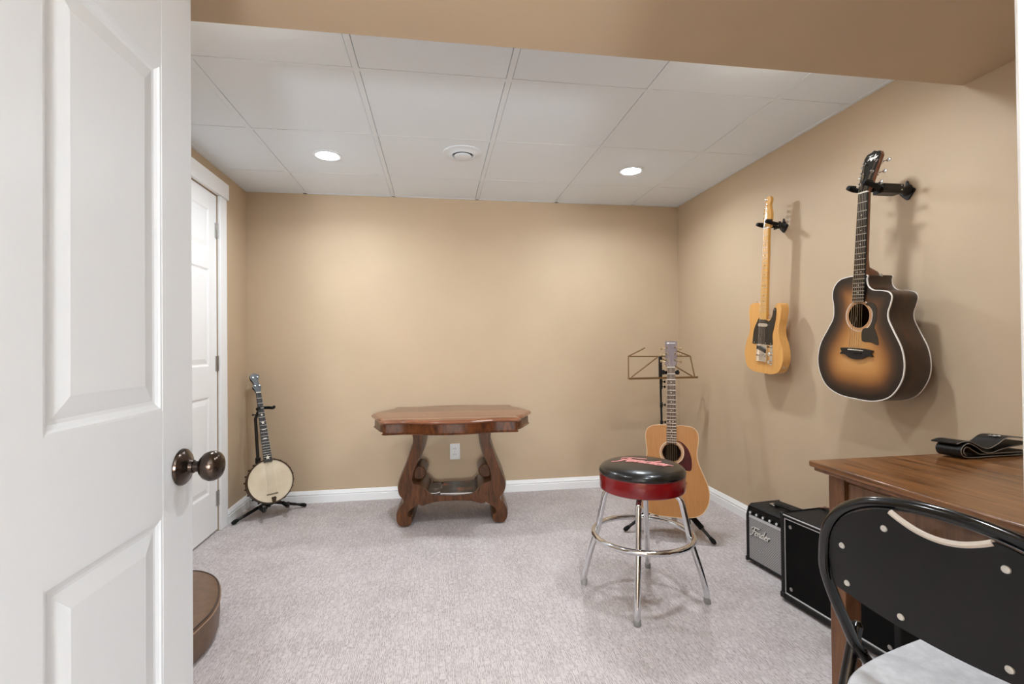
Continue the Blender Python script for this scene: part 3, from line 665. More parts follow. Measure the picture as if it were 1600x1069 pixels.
# tubular guitar stand: origin under the hub; local -y is the front
def guitar_stand(name, label, loc, rz, feet, rear, hub_h, pole_top, arms, yoke_w, yoke_z, yoke_y, pole_y, hy, foam, dx=0):
    t = thing(name, label, 'stand', loc, (0, 0, rz), group='tubular instrument stands')
    hub = Vector((0, hy, hub_h))
    MB().lathe([(.016, -.03), (.02, -.02), (.02, .03), (.015, .04)], hub, (0, 0, 1), 16).build('hub', M_blackp, t)
    for fx, fy in list(feet)+[rear]:
        a = hub+Vector((fx*.05, (fy-hy)*.05, 0)); b = Vector((fx, fy, .014)); d = (b-a).normalized()
        lg = MB().tube([a, b], .0085, 12).build('leg', M_black, t)
        MB().tube([a+(b-a)*.12, a+(b-a)*.13, a+(b-a)*.70, a+(b-a)*.71], [.010, foam, foam, .010], 12).build('foam_sleeve', M_rubber, lg)
        MB().tube([b-d*.035, b-d*.010, b+d*.004], [.010, .0135, .009], 12).build('rubber_foot', M_rubber, lg)
    MB().tube([hub+Vector((0, 0, .02)), Vector((dx, (hy+pole_y)/2, (hub_h+pole_top)/2)), Vector((dx, pole_y, pole_top)), Vector((dx*.5, pole_y*.6+yoke_y*.4, yoke_z-.006)), Vector((0, yoke_y, yoke_z))], .0105, 12).build('pole', M_black, t)
    MB().lathe([(.015, -.02), (.017, -.015), (.017, .015), (.015, .02)], (dx, (hy+pole_y)/2, (hub_h+pole_top)/2), (0, 0, 1), 14).build('collar', M_blackp, t)
    for sx in (-1, 1):
        ax, ay, az = arms; p = [(0, hy-.012, hub_h), (sx*ax*.5, hy-.03, (hub_h+az)/2), (sx*ax, .06, az), (sx*ax, ay, az+.002), (sx*ax, ay-.012, az+.03)]
        ar = MB().tube(cr(p, 5), .009, 10).build('support_arm', M_black, t)
        MB().tube([(sx*ax, .050, az), (sx*ax, ay, az+.002)], .0125, 12).build('foam_sleeve', M_rubber, ar)
    w = yoke_w
    MB().tube(cr([(-w, yoke_y-.085, yoke_z+.01), (-w-.002, yoke_y-.05, yoke_z), (-w*.7, yoke_y-.015, yoke_z), (0, yoke_y, yoke_z), (w*.7, yoke_y-.015, yoke_z), (w+.002, yoke_y-.05, yoke_z), (w, yoke_y-.085, yoke_z+.01)], 5), .010, 12).build('neck_yoke', M_rubber, t)
    return t
g2 = fl(GX, GY, GROT)
def inv(wx, wy, o, rz):
    dx, dy = wx-o[0], wy-o[1]; c, s_ = math.cos(rz), math.sin(rz); return (c*dx+s_*dy, -s_*dx+c*dy)
SO = g2(0, .02); srz = GROT
f1 = inv(1.071, 2.728, SO, srz); f2 = inv(1.478, 2.460, SO, srz)
guitar_stand('guitar_stand', 'black tripod stand under the honey-coloured acoustic guitar', (SO[0], SO[1], 0), srz, [f1, f2], (0, .46), .200, .900, (.085, -.045, .116), .040, .925, .222, .290, .165, .0155)

# music stand behind it
t = thing('music_stand', 'folding wire music stand with black pole behind the floor-stand guitar', 'music stand', (1.536, 3.20, 0))
M_brass = mat('brown_wire', (128, 98, 62), .4, .3)
MB().tube([(.002, 0, .05), (.0, 0, .56)], .0095, 12).build('lower_pole', M_black, t)
MB().tube([(.0, 0, .53), (-.004, 0, .80)], .0072, 12).build('middle_pole', M_black, t)
MB().tube([(-.004, 0, .78), (-.005, 0, .90)], .0042, 12).build('upper_pole', M_chrome, t)
for z, h in ((.556, .012), (.675, .02), (.80, .016), (.835, .02)):
    c = MB().lathe([(.008, -h), (.010, -h*.8), (.010, h*.8), (.008, h)], (-.001, 0, z), (0, 0, 1), 14).build('clamp', M_blackp, t)
    MB().tube([(.006, 0, z), (.022, -.004, z)], .003, 8).lathe([(.003, 0), (.009, .002), (.009, .007), (.004, .009)], (.020, -.004, z), (1, 0, 0), 10).build('clamp_knob', M_blackp, c)
MB().box(-.019, .004, -.014, 0, .865, 1.012).build('desk_bracket', M_blackp, t, bevel=.003)
MB().lathe([(0, 0), (.004, 0), (.003, .002), (0, .002)], (-.008, -.014, .985), (0, -1, 0), 10).build('rivet', M_nickel, t)
def bar(p, q, r=.0045): MB().tube([(p[0]-1.536, p[1], p[2]), (q[0]-1.536, q[1], q[2])], r, 8).build('desk_wire', M_brass, t)
MB().box(1.288-1.536, 1.792-1.536, -.030, .004, .862, .8655).box(1.288-1.536, 1.792-1.536, -.034, -.030, .857, .871).build('desk_ledge', M_brass, t)
for p, q in (((1.298, 0, .868), (1.309, .025, 1.015)), ((1.786, 0, .866), (1.769, .025, 1.010)), ((1.309, .025, 1.015), (1.525, .02, 1.012)), ((1.769, .025, 1.010), (1.53, .02, 1.012)),
             ((1.309, .025, 1.015), (1.440, .045, 1.072)), ((1.769, .025, 1.010), (1.62, .045, 1.070)), ((1.525, .018, 1.010), (1.320, 0, .872)), ((1.528, .018, 1.010), (1.768, 0, .870))): bar(p, q)
for a in (90, 210, 330):
    d = Vector((math.cos(math.radians(a)), math.sin(math.radians(a)), 0)); lg = MB().tube([d*.008+Vector((0, 0, .30)), d*.15+Vector((0, 0, .13)), d*.26+Vector((0, 0, .008))], .0055, 8).build('leg', M_black, t)
    MB().tube([d*.245+Vector((0, 0, .018)), d*.262+Vector((0, 0, .007))], .0075, 8).build('rubber_foot', M_rubber, lg)

# ================================================================== BANJO
BX, BYY, BROT = -1.050, 3.350, math.radians(33)
blean = math.radians(-18)
bj = thing('banjo', 'old open-back banjo with cream skin head and star inlays', 'banjo', (BX, BYY, .100), (blean, math.radians(-2.5), BROT))
M_skin = mat('banjo_skin', (228, 214, 190), .6, var=.0, c2=(208, 190, 160), vscale=7)
M_rim = mat('dark_rim', (66, 48, 30), .4, .35, var=.2, vscale=30)
RB = .1385; zc = .140
rim = MB().lathe([(RB-.012, .004), (RB-.002, .004), (RB-.002, .066), (RB-.012, .066), (RB-.012, .004)], (0, 0, zc), (0, 1, 0), 56).build('rim', M_rim, bj)
MB().lathe([(0, -.001), (RB-.004, -.001), (RB-.002, .004), (RB-.004, .006), (0, .001)], (0, 0, zc), (0, 1, 0), 56).build('skin_head', M_skin, bj)
MB().lathe([(RB-.004, -.005), (RB+.003, -.006), (RB+.004, .004), (RB-.001, .006), (RB-.004, -.005)], (0, 0, zc), (0, 1, 0), 56).build('tension_hoop', M_rim, bj)
for k in range(22):
    a = 2*PI*(k+.5)/22; c, s_ = math.cos(a), math.sin(a); R1 = RB+.0065
    MB().tube([(c*(RB+.001), -.006, zc+s_*(RB+.001)), (c*R1, -.004, zc+s_*R1), (c*R1, .044, zc+s_*R1)], .0022, 6).lathe([(.003, 0), (.0055, .004), (.0055, .016), (.003, .020)], (c*R1*.995, .030, zc+s_*R1*.995), (0, 1, 0), 8).build('bracket', M_rim, bj)
MB().box(-.034, .034, -.007, -.001, .056, .0595).build('bridge', M_ebony, bj)
MB().prism([(-.010, .036), (-.006, .002), (.012, .002), (.020, .030), (.014, .038)], -.009, -.003).build('tailpiece', M_rim, bj, bevel=.002)
hw = neck_parts(bj, .730, .262, .031, .052, mat('dark_walnut', (46, 30, 24), .35, coat=.3), M_ebony, 18, .672, -.004, .272, .05, dots=(), board_th=.006, neck_th=.020, heel_h=.05, fret_w=.001)
def star(cx, cz, r, y): return MB().prism([(cx+(r if k % 2 == 0 else r*.42)*math.sin(PI*k/5), cz+(r if k % 2 == 0 else r*.42)*math.cos(PI*k/5)) for k in range(10)], y, y-.001)
for z, r in ((.292, .015), (.524, .013), (.578, .009)): star(0, z, r, -.0103).build('star_inlay', M_ivory, bj)
for z in (.478, .418):
    for dx in (-.007, 0, .007): MB().box(dx-.0032, dx+.0032, -.0112, -.0102, z-.003, z+.003).build('block_inlay', M_ivory, bj)
for k in range(5):
    u = k/4-.5; MB().tube([(u*.046, -.010, .058), (u*.022, -.013, .731)], .00045, 5).build('string', M_steel, bj)
ho = [(p.x, p.y) for p in cr([(-.0155, .002), (-.020, .02), (-.028, .045), (-.020, .064), (-.024, .085), (-.034, .110), (-.030, .132), (-.012, .143), (.008, .142), (.024, .130), (.022, .110), (.014, .090), (.016, .066), (.025, .048), (.020, .02), (.0155, .002)], 4)]
hs, mx = headstock(bj, ho, .732, math.radians(10), .015, M_ebony, M_ebony, -.004)
for i, (x, z) in enumerate(((-.014, .048), (.012, .048), (-.018, .110), (.010, .112))):
    mb = MB().tube([(x, -.012, z), (x, .03, z)], .0038, 8); mb.v = [tuple(mx @ Vector(v)) for v in mb.v]; p = mb.build('peg', M_nickel, hs)
    mb = MB().lathe([(.003, 0), (.010, .006), (.010, .012), (.004, .017)], (x, .026, z), (0, 1, 0), 10); mb.v = [tuple(mx @ Vector(v)) for v in mb.v]; mb.build('peg_button', M_ebony, p)
MB().tube([(-.018, .004, .585), (-.042, .008, .588)], .0035, 8).lathe([(.003, 0), (.008, .004), (.008, .010), (.003, .014)], (-.040, .008, .588), (-1, 0, 0), 10).build('fifth_peg', M_ebony, bj)
bs = fl(BX, BYY, BROT); BO = bs(0, -.01)
f1 = inv(-1.262, 3.262, BO, BROT); f2 = inv(-.905, 3.545, BO, BROT)
guitar_stand('banjo_stand', 'black tripod stand holding the banjo in the corner', (BO[0], BO[1], 0), BROT, [f1, f2], (0, .21), .075, .62, (.070, -.040, .074), .046, .690, .242, .250, .135, .0095, -.045)

# ================================================================== CARVED TABLE
TX, TY, TR, TZ = .093, 3.185, math.radians(-3.5), .672
tb = thing('library_table', 'carved dark walnut table with shaped turtle top and scroll legs', 'table', (TX, TY, 0), (0, 0, TR))
M_top = wood('table_top_walnut', (106, 62, 38), (142, 88, 58), (1.2, 10, 10), .22, .5, ws=4)
M_apr = wood('crotch_veneer', (44, 22, 12), (112, 62, 30), (5, 5, 2), .28, .12, ws=4, dist=8, spec=.3)
M_leg = wood('dark_walnut_leg', (46, 26, 13), (102, 62, 35), (9, 9, 1.6), .3, .12, ws=5, spec=.3)
Q = [(0, -.372), (.10, -.366), (.19, -.340), (.26, -.322), (.33, -.326), (.385, -.330), (.410, -.312), (.412, -.282), (.402, -.256), (.416, -.232), (.444, -.190), (.468, -.130), (.494, -.062)]
half = Q+[(.513, 0)]+[(x, -y) for x, y in reversed(Q[1:])]
tout = half+[(0, .372)]+[(-x, -y) for x, y in half[1:]][:]
tout = [(p.x, p.y) for p in cr(tout, 5, True)]
def ringed(rings, name, m, parent, smooth=35):
    """rings: (inset, z) lofted round the table outline and capped"""
    n = len(tout); mb = MB(); vs = []; fs = []
    for d, z in rings: vs += [(p[0], p[1], z) for p in (offset_poly(tout, d) if d else tout)]
    for k in range(len(rings)-1):
        for i in range(n): fs.append((k*n+i, k*n+(i+1) % n, (k+1)*n+(i+1) % n, (k+1)*n+i))
    tr = tessellate_polygon([[Vector((p[0], p[1], 0)) for p in tout]]); o = (len(rings)-1)*n
    fs += [tuple(reversed(t)) for t in tr]+[tuple(o+i for i in t) for t in tr]
    return mb.add(vs, fs).build(name, m, parent, smooth=smooth)
ringed([(.030, TZ-.026), (.012, TZ-.025), (.004, TZ-.021), (0, TZ-.014), (.003, TZ-.008), (.008, TZ-.006), (.012, TZ-.002), (.018, TZ)], 'tabletop', M_top, tb)
ringed([(.030, TZ-.080), (.024, TZ-.088), (.016, TZ-.086), (.014, TZ-.080), (.020, TZ-.076), (.022, TZ-.026)], 'apron', M_apr, tb)
# scroll supports: outline in (x, z) for the left one, mirrored for the right
LEG = [(-.262, .588), (-.246, .560), (-.241, .515), (-.256, .468), (-.280, .392), (-.316, .305), (-.334, .245), (-.326, .195), (-.300, .158), (-.326, .128), (-.343, .085), (-.342, .035), (-.318, .004), (-.284, .0), (-.252, .010), (-.238, .038), (-.244, .066), (-.262, .074), (-.250, .098), (-.205, .126), (-.165, .150), (-.150, .185), (-.168, .240), (-.200, .262), (-.232, .272), (-.226, .330), (-.205, .380), (-.181, .445), (-.168, .512), (-.165, .588)]
for sx in (1, -1):
    o = [(p.x*sx, p.y) for p in cr(LEG, 4)]
    o2 = offset_poly(o, .008); no_ = len(o); mb = MB(); vs = []; fs = []
    for q, y in ((o2, -.170), (o2, -.166), (o, -.125), (o, .125), (o2, .166), (o2, .170)): vs += [(p[0], y, p[1]) for p in q]
    for k in range(5):
        for i in range(no_): fs.append((k*no_+i, k*no_+(i+1) % no_, (k+1)*no_+(i+1) % no_, (k+1)*no_+i))
    tr_ = tessellate_polygon([[Vector((p[0], p[1], 0)) for p in o2]]); fs += [tuple(q) for q in tr_]+[tuple(5*no_+i for i in reversed(q)) for q in tr_]
    lg = mb.add(vs, fs).build('scroll_leg', M_leg, tb)
    MB().tube([(sx*-.205, -.105, .312), (sx*-.205, .105, .312)], .043, 28).build('scroll_roll', M_leg, lg, bevel=.006)
ST = [(-.20, .128), (-.11, .143), (0, .148), (.11, .143), (.20, .128), (.20, .232), (.165, .225), (.125, .188), (.06, .180), (0, .179), (-.06, .180), (-.125, .188), (-.165, .225), (-.20, .232)]
for y in (-.158, .138): MB().prism([(p.x, p.y) for p in cr(ST, 3, True)], y, y+.02).build('stretcher', M_leg, tb, bevel=.003)
MB().box(-.17, .17, -.14, .14, .155, .172).build('shelf', M_leg, tb)

# magazines on the shelf
def cover_mat(name, a, b, c, sc):
    m, nt, bs_ = nodes_of(name); N, L = nt.nodes.new, nt.links.new
    tc = N('ShaderNodeTexCoord'); n = N('ShaderNodeTexNoise'); n.inputs['Scale'].default_value = sc; n.inputs['Detail'].default_value = 3; L(tc.outputs['Object'], n.inputs['Vector'])
    r = N('ShaderNodeValToRGB'); e = r.color_ramp.elements; e[0].position = .42; e[0].color = lin(a); e[1].position = .72; e[1].color = lin(c); x = e.new(.56); x.color = lin(b)
    L(n.outputs['Fac'], r.inputs[0]); L(r.outputs[0], bs_.inputs['Base Color']); bs_.inputs['Roughness'].default_value = .3
    return m
def magazine(label, x, y, z, rz, w, d, th, cov, sag=0, pitch=0):
    c, s_ = math.cos(TR), math.sin(TR)
    m = thing('magazine', label, 'magazine', (TX+c*x-s_*y, TY+s_*x+c*y, z), (pitch, 0, TR+rz), group='magazines on the table shelf')
    K = 8
    def sheet(z0, z1, e):
        vs = []; fs = []
        for i in range(K+1):
            u = -w/2-e+(w+2*e)*i/K; dz = sag*(u/(w/2))**2
            for zz in (z0, z1):
                for yy in (-d/2-e, d/2+e): vs.append((u, yy, zz+dz))
        for i in range(K):
            a, b = i*4, i*4+4; fs += [(a, a+1, b+1, b), (a+2, b+2, b+3, a+3), (a, b, b+2, a+2), (a+1, a+3, b+3, b+1)]
        fs += [(0, 2, 3, 1), (K*4, K*4+1, K*4+3, K*4+2)]
        return MB().add(vs, fs)
    sheet(.0008, th, 0).build('pages', mat('paper', (236, 232, 228), .6), m)
    sheet(th, th+.0008, .001).build('cover', cov, m); sheet(0, .0008, .001).build('back_cover', mat('paper_cover', (210, 205, 204), .4), m)
M_cA = cover_mat('cover_dark_orange', (26, 22, 22), (60, 50, 44), (196, 110, 62), 9)
M_cB = cover_mat('cover_dark_violet', (24, 18, 20), (58, 40, 52), (150, 140, 140), 14)
M_cC = cover_mat('cover_grey', (60, 54, 54), (120, 112, 110), (210, 206, 204), 12)
magazine('white-edged magazine lowest in the pile on the table shelf', -.012, -.005, .1725, .06, .21, .25, .006, M_cC)
magazine('dark magazine with an orange picture on top of the shelf pile', .035, .005, .1795, -.05, .205, .262, .007, M_cA)
magazine('narrow dark magazine leaning beside the left scroll leg', -.118, .0, .1810, .02, .075, .22, .005, M_cB, .006)

# ================================================================== STOOL
st = thing('bar_stool', 'chrome swivel bar stool with red band and black padded seat', 'stool', (.886, 2.046, 0))
M_red = mat('red_vinyl', (128, 14, 20), .22, coat=.4)
M_vinyl = mat('black_vinyl', (8, 8, 8), .28, bump=.02, bscale=80, coat=.3)
SZ = .462
band = MB().lathe([(.150, 0), (.176, 0), (.182, .004), (.1835, .012), (.1835, .064), (.182, .069), (.176, .070)], (0, 0, SZ), (0, 0, 1), 64).build('seat_band', M_red, st)
MB().lathe([(.1815, .0), (.1845, .002), (.1845, .005), (.1815, .007)], (0, 0, SZ+.064), (0, 0, 1), 64).build('piping', mat('red_piping', (150, 70, 70), .2, .5), band)
dome = [(.1835, .069), (.186, .078), (.183, .088), (.174, .098), (.158, .106), (.135, .112), (.10, .1165), (.06, .119), (0, .120)]
MB().lathe(dome, (0, 0, SZ), (0, 0, 1), 64).build('seat_cushion', M_vinyl, st)
def domez(r):
    for (r0, z0), (r1, z1) in zip(dome, dome[1:]):
        if r1 <= r <= r0: return SZ+z1+(z0-z1)*(r-r1)/(r0-r1)
    return SZ+.12
a = math.radians(-38); ux, vx = Vector((math.cos(a), math.sin(a))), Vector((-math.sin(a), math.cos(a)))
def on_seat(u, v, tt):
    p = ux*(u-.112)+vx*(v-.040); return (p.x, p.y, domez(p.length)+.0008+tt)
mb = MB(); script(mb, 'Fender', .078, .0062, on_seat, .0008); mb.build('lettering', mat('seat_print_pink', (226, 150, 148), .35), st)
MB().lathe([(.07, -.02), (.09, -.012), (.15, 0), (.07, 0)], (0, 0, SZ), (0, 0, 1), 32).build('swivel_plate', M_black, st)
for k in range(4):
    q = math.radians(61.5+90*k); d = Vector((math.cos(q), math.sin(q), 0))
    pr = [(.06, SZ-.013), (.115, SZ-.013), (.143, SZ-.020), (.163, SZ-.042), (.172, SZ-.080), (.187, .310), (.194, .270), (.204, .240), (.232, .150), (.250, .085), (.259, .045), (.263, .010)]
    lg = MB().tube(cr([d*r+Vector((0, 0, z)) for r, z in pr], 4), .0125, 14).build('leg', M_chrome, st)
    MB().tube([d*.2595+Vector((0, 0, .026)), d*.2635+Vector((0, 0, .004)), d*.264+Vector((0, 0, 0))], [.0135, .0142, .013], 14).build('foot_cap', mat('grey_plastic', (150, 150, 148), .5), lg)
    MB().lathe([(0, 0), (.005, 0), (.004, .003), (0, .004)], d*.219+Vector((0, 0, .262)), d, 10).build('bolt', M_nickel, lg)
MB().tube([(.212*math.cos(2*PI*k/64), .212*math.sin(2*PI*k/64), .262) for k in range(64)], .0125, 14, True).build('foot_ring', M_chrome, st)

# ================================================================== AMPLIFIERS
M_tolex = mat('black_tolex', (16, 16, 17), .55, spec=.35, bump=.35, bscale=700)
def cloth(name, c1, c2, sc):
    m, nt, b = nodes_of(name); N, L = nt.nodes.new, nt.links.new
    tc = N('ShaderNodeTexCoord'); t_ = N('ShaderNodeTexBrick'); t_.inputs['Scale'].default_value = sc; t_.inputs['Color1'].default_value = lin(c1); t_.inputs['Color2'].default_value = lin(c1); t_.inputs['Mortar'].default_value = lin(c2)
    t_.inputs['Mortar Size'].default_value = .05; t_.inputs['Brick Width'].default_value = .5; t_.inputs['Row Height'].default_value = .30
    mp = N('ShaderNodeMapping'); mp.inputs['Rotation'].default_value = (PI/2, 0, 0); L(tc.outputs['Object'], mp.inputs[0]); L(mp.outputs[0], t_.inputs['Vector'])
    L(t_.outputs['Color'], b.inputs['Base Color']); b.inputs['Roughness'].default_value = .6
    bp_ = N('ShaderNodeBump'); bp_.inputs['Strength'].default_value = .4; bp_.inputs['Distance'].default_value = .002; L(t_.outputs['Fac'], bp_.inputs['Height']); L(bp_.outputs[0], b.inputs['Normal']); bp_.invert = True
    return m
M_silver_cloth = cloth('silver_grille_cloth', (182, 181, 180), (84, 84, 86), 48)
M_black_cloth = mat('black_grille_cloth', (6, 6, 6), .8, spec=.2, bump=.3, bscale=900)
def handle(root, x0, x1, y, z):
    h = MB().tube(cr([(x0, y, z+.004), (x0+.03, y, z+.014), ((x0+x1)/2, y, z+.018), (x1-.03, y, z+.014), (x1, y, z+.004)], 5), .009, 10)
    h.v = [(v[0], y+(v[1]-y)*1.3, z+(v[2]-z)*.8) for v in h.v]; h = h.build('handle', M_rubber, root)
    for x in (x0, x1): MB().box(x-.018, x+.018, y-.013, y+.013, z, z+.010).build('handle_cap', M_nickel, h, bevel=.003)
# local: x = viewer's right (towards the camera along the wall), front looks to -y; origin bottom far-left of the front
a1 = thing('guitar_amplifier', 'small practice amplifier with silver grille by the right baseboard', 'amplifier', (1.527, 2.258, 0), (0, 0, -PI/2+math.radians(6)))
Wd, H, D = .330, .292, .190
prof = [(0, .012), (D, .012), (D, H), (.030, H), (.012, H-.012), (0, H-.055)]
MB().prism(prof, 0, .014, 'yz').prism(prof, Wd-.014, Wd, 'yz').box(.014, Wd-.014, .03, D, H-.014, H).box(.014, Wd-.014, .002, D, .012, .026).box(.014, Wd-.014, D-.012, D, .026, H-.014).prism([(.012, H-.012), (.030, H), (.030, H-.014), (.016, H-.02)], .014, Wd-.014, 'yz').build('cabinet', M_tolex, a1, bevel=.004)
MB().box(.014, Wd-.014, .006, .016, .026, H-.062).build('grille', M_silver_cloth, a1)
cpn = MB().prism([(.006, H-.062), (.014, H-.018), (.020, H-.020), (.012, H-.062)], .014, Wd-.014, 'yz').build('control_panel', M_black, a1)
MB().prism([(.0055, H-.064), (.0075, H-.051), (.0085, H-.051), (.0065, H-.064)], .0145, Wd-.0145, 'yz').build('panel_strip', mat('silver_panel', (196, 196, 196), .4), cpn)
nd = Vector((0, -.98, .18))
for k in range(7):
    x = .034+k*.042; MB().lathe([(.0095, 0), (.0085, .010), (.007, .013), (0, .0135)], (x, .0095, H-.038), nd, 16).build('control_knob', M_blackp, cpn)
    MB().lathe([(.0066, .0130), (.0062, .0150), (0, .0152)], (x, .0095, H-.038), nd, 12).build('knob_cap', mat('silver_panel', (196, 196, 196)), cpn)
mb = MB(); script(mb, 'Fender', .040, .0016, lambda u, v, t_: (.030+u, .004-t_, .150+v), .004); mb.build('logo', M_white2, a1)
mb = MB(); script(mb, 'Fender', .040, .0034, lambda u, v, t_: (.031+u, .0062-t_, .149+v), .0022); mb.build('logo_backing', M_blackp, a1)
handle(a1, .075, .255, .10, H)
for x in (.03, Wd-.03):
    for y in (.03, D-.03): MB().lathe([(.011, 0), (.013, .013), (0, .013)], (x, y, 0), (0, 0, 1), 14).build('foot', M_rubber, a1)
for x in (.002, Wd-.002): MB().box(x-.006, x+.006, -.003, .018, .008, .030).build('corner_guard', M_blackp, a1, bevel=.003)

a2 = thing('guitar_amplifier', 'larger black amplifier with silver piping partly under the desk', 'amplifier', (1.442, 1.898, 0), (0, 0, -PI/2+math.radians(6.5)))
Wd, H, D = .500, .372, .230
MB().box(0, .018, 0, D, .016, H).box(Wd-.018, Wd, 0, D, .016, H).box(.018, Wd-.018, .0, D, H-.018, H).box(.018, Wd-.018, 0, D, .016, .034).box(.018, Wd-.018, D-.015, D, .034, H-.018).build('cabinet', M_tolex, a2, bevel=.005)
MB().box(.018, Wd-.018, .010, .018, .034, H-.018).build('grille', M_black_cloth, a2)
for nm, b_ in (('piping', (.018, Wd-.018, .004, .010, .034, .0385)), ('piping', (.018, Wd-.018, .004, .010, H-.0225, H-.018)), ('piping', (.018, .0195, .004, .010, .0385, H-.0225)), ('piping', (Wd-.0225, Wd-.018, .004, .010, .0385, H-.0225)), ('top_trim', (.004, Wd-.004, -.002, .003, H-.006, H-.001))):
    MB().box(*b_).build(nm, mat('silver_piping', (205, 205, 205), .35, .2), a2, bevel=.001)
for x in (.045, Wd-.045):
    for z in (.062, H-.050): MB().lathe([(0, 0), (.0085, 0), (.008, .002), (.005, .003), (0, .003)], (x, .010, z), (0, -1, 0), 16).build('grille_screw', M_nickel, a2)
for x in (0, Wd):
    for z in (.016, H):
        MB().box(x-.003 if x == 0 else x-.020, x+.020 if x == 0 else x+.003, -.003, .022, z-.003 if z < .1 else z-.020, z+.022 if z < .1 else z+.003).build('corner_guard', M_blackp, a2, bevel=.004)
handle(a2, .15, .35, .125, H)
for x in (.04, Wd-.04):
    for y in (.04, D-.04): MB().lathe([(.014, 0), (.016, .017), (0, .017)], (x, y, 0), (0, 0, 1), 14).build('foot', M_rubber, a2)
# tan leather pull lying on the larger amplifier
t = thing('leather_strap', 'short tan leather strap end lying on the larger amplifier', 'strap', (1.632, 1.775, .372), (0, 0, math.radians(-8)))
vs = []; fs = []
for i, (y, z) in enumerate([(0, 0), (.02, .004), (.045, .016), (.07, .020), (.10, .012), (.125, .003), (.14, 0)]):
    w_ = .009 if i < 6 else .005
    vs += [(-w_, y, z+.001), (w_, y, z+.001), (w_, y, z+.004), (-w_, y, z+.004)]
for i in range(6):
    for e in range(4): fs.append((i*4+e, i*4+(e+1) % 4, i*4+4+(e+1) % 4, i*4+4+e))
fs += [(0, 1, 2, 3), (24, 25, 26, 27)]
MB().add(vs, fs).build('strap_body', mat('tan_leather', (150, 104, 84), .5), t)
MB().lathe([(0, 0), (.004, 0), (.003, .002), (0, .002)], (0, .07, .0245), (0, 0, 1), 10).build('snap', M_nickel, t)

# ================================================================== DESK
M_deskt = wood('oak_desk_top', (64, 36, 16), (146, 96, 52), (14, 1.1, 14), .30, .35, ws=3.2, dist=5)
M_desk = wood('oak_desk', (84, 50, 28), (130, 86, 50), (9, 9, 1), .38, .2, ws=4)
M_deskd = wood('oak_desk_panel', (84, 56, 38), (124, 90, 64), (9, 9, 1), .4, .15, ws=4)
DX0, DX1, DY0, DY1, DZ = 1.135, RX-.012, FRY+.035, 1.362, .730
dk = thing('desk', 'brown oak desk against the right wall with wide flat top', 'desk', (DX0, DY1, 0))
def db(name, x0, x1, y0, y1, z0, z1, m, bev=.003, parent=None): return MB().box(x0-DX0, x1-DX0, y0-DY1, y1-DY1, z0, z1).build(name, m, parent or dk, bevel=bev)
db('desktop', DX0, DX1, DY0, DY1, DZ-.018, DZ, M_deskt, .004)
db('top_moulding', DX0+.010, DX1, DY0+.010, DY1-.010, DZ-.030, DZ-.018, M_desk, .003)
LX0, LX1 = DX0+.058, DX0+.112
for x0, x1 in ((LX0, LX1), (DX1-.06, DX1)):
    for y0, y1 in ((DY1-.070, DY1-.012), (DY0+.012, DY0+.070)): db('leg', x0, x1, y0, y1, 0, DZ-.030, M_desk, .003)
db('rail', LX0+.004, LX0+.030, DY0+.070, DY1-.070, DZ-.052, DZ-.030, M_desk)
db('rail', LX0+.004, LX0+.030, DY0+.070, DY1-.070, .535, .553, M_desk)
n = 2; span = (DY1-.070)-(DY0+.070)
for k in range(n):
    ya = DY0+.070+span*k/n; yb_ = DY0+.070+span*(k+1)/n
    if k: db('rail_post', LX0+.004, LX0+.030, ya-.016, ya+.016, .553, DZ-.052, M_desk)
    dr = db('drawer_front', LX0+.012, LX0+.030, ya+(.018 if k else .002), yb_-(.002 if k else .018), .555, DZ-.054, M_deskd, .003)
    kb = MB().lathe([(.006, 0), (.006, .012), (.014, .018), (.015, .024), (.010, .029), (0, .030)], (LX0+.012-DX0, (ya+yb_)/2-DY1, .610), (-1, 0, 0), 18).build('drawer_knob', M_desk, dr)
for y in (DY1-.060, DY0+.022): db('side_apron', LX1, DX1-.06, y, y+.035, .535, DZ-.030, M_desk)
db('back_apron', DX1-.03, DX1-.008, DY0+.07, DY1-.07, .535, DZ-.030, M_desk)

# folded guitar strap on the desk: ribbon profile in (x, z), swept along y
t = thing('guitar_strap', 'folded black leather guitar strap with pale edge stitching on the desk', 'strap', (1.590, 1.278, DZ), (0, 0, math.radians(2)))
M_lea = mat('black_leather', (12, 12, 13), .42, bump=.1, bscale=300)
M_stitch = mat('pale_strap_edge', (150, 144, 134), .6)
def ribbon(path, th, y0, y1, skew, m, name):
    P = cr(path, 6); n_ = len(P); vs = []; fs = []; ed = []
    for i, p in enumerate(P):
        d_ = (P[min(i+1, n_-1)]-P[max(i-1, 0)]).normalized(); nn = Vector((-d_.y, d_.x))*th/2
        for q in (p+nn, p-nn):
            for y in (y0, y1): vs.append((q.x+skew*(y-y0), y, .0015+(q.y-.0015)*1.2))
    for i in range(n_-1):
        a_, b_ = i*4, i*4+4; fs += [(a_, b_, b_+1, a_+1), (a_+2, a_+3, b_+3, b_+2), (a_, a_+2, b_+2, b_), (a_+1, b_+1, b_+3, a_+3)]
    fs += [(0, 1, 3, 2), (n_*4-4, n_*4-2, n_*4-1, n_*4-3)]
    o = MB().add(vs, fs).build(name, m, t)
    MB().tube([(p.x, y0-.0006, .0015+(p.y-.0015)*1.2) for p in P], th*.36, 6).build('edge_stitching', M_stitch, o)
    return o
pA = [(.27, .0035), (.20, .0035), (.11, .004), (.04, .0035), (.008, .008), (-.002, .022), (.008, .035), (.030, .040), (.058, .030), (.085, .016), (.115, .013), (.150, .020), (.195, .026), (.245, .030), (.27, .034)]
pB = [(.27, .011), (.16, .011), (.09, .0105), (.070, .0115), (.045, .022), (.025, .031), (.012, .027), (.010, .016), (.020, .010)]
ribbon(pA, .003, 0, .060, -.30, M_lea, 'strap_band')
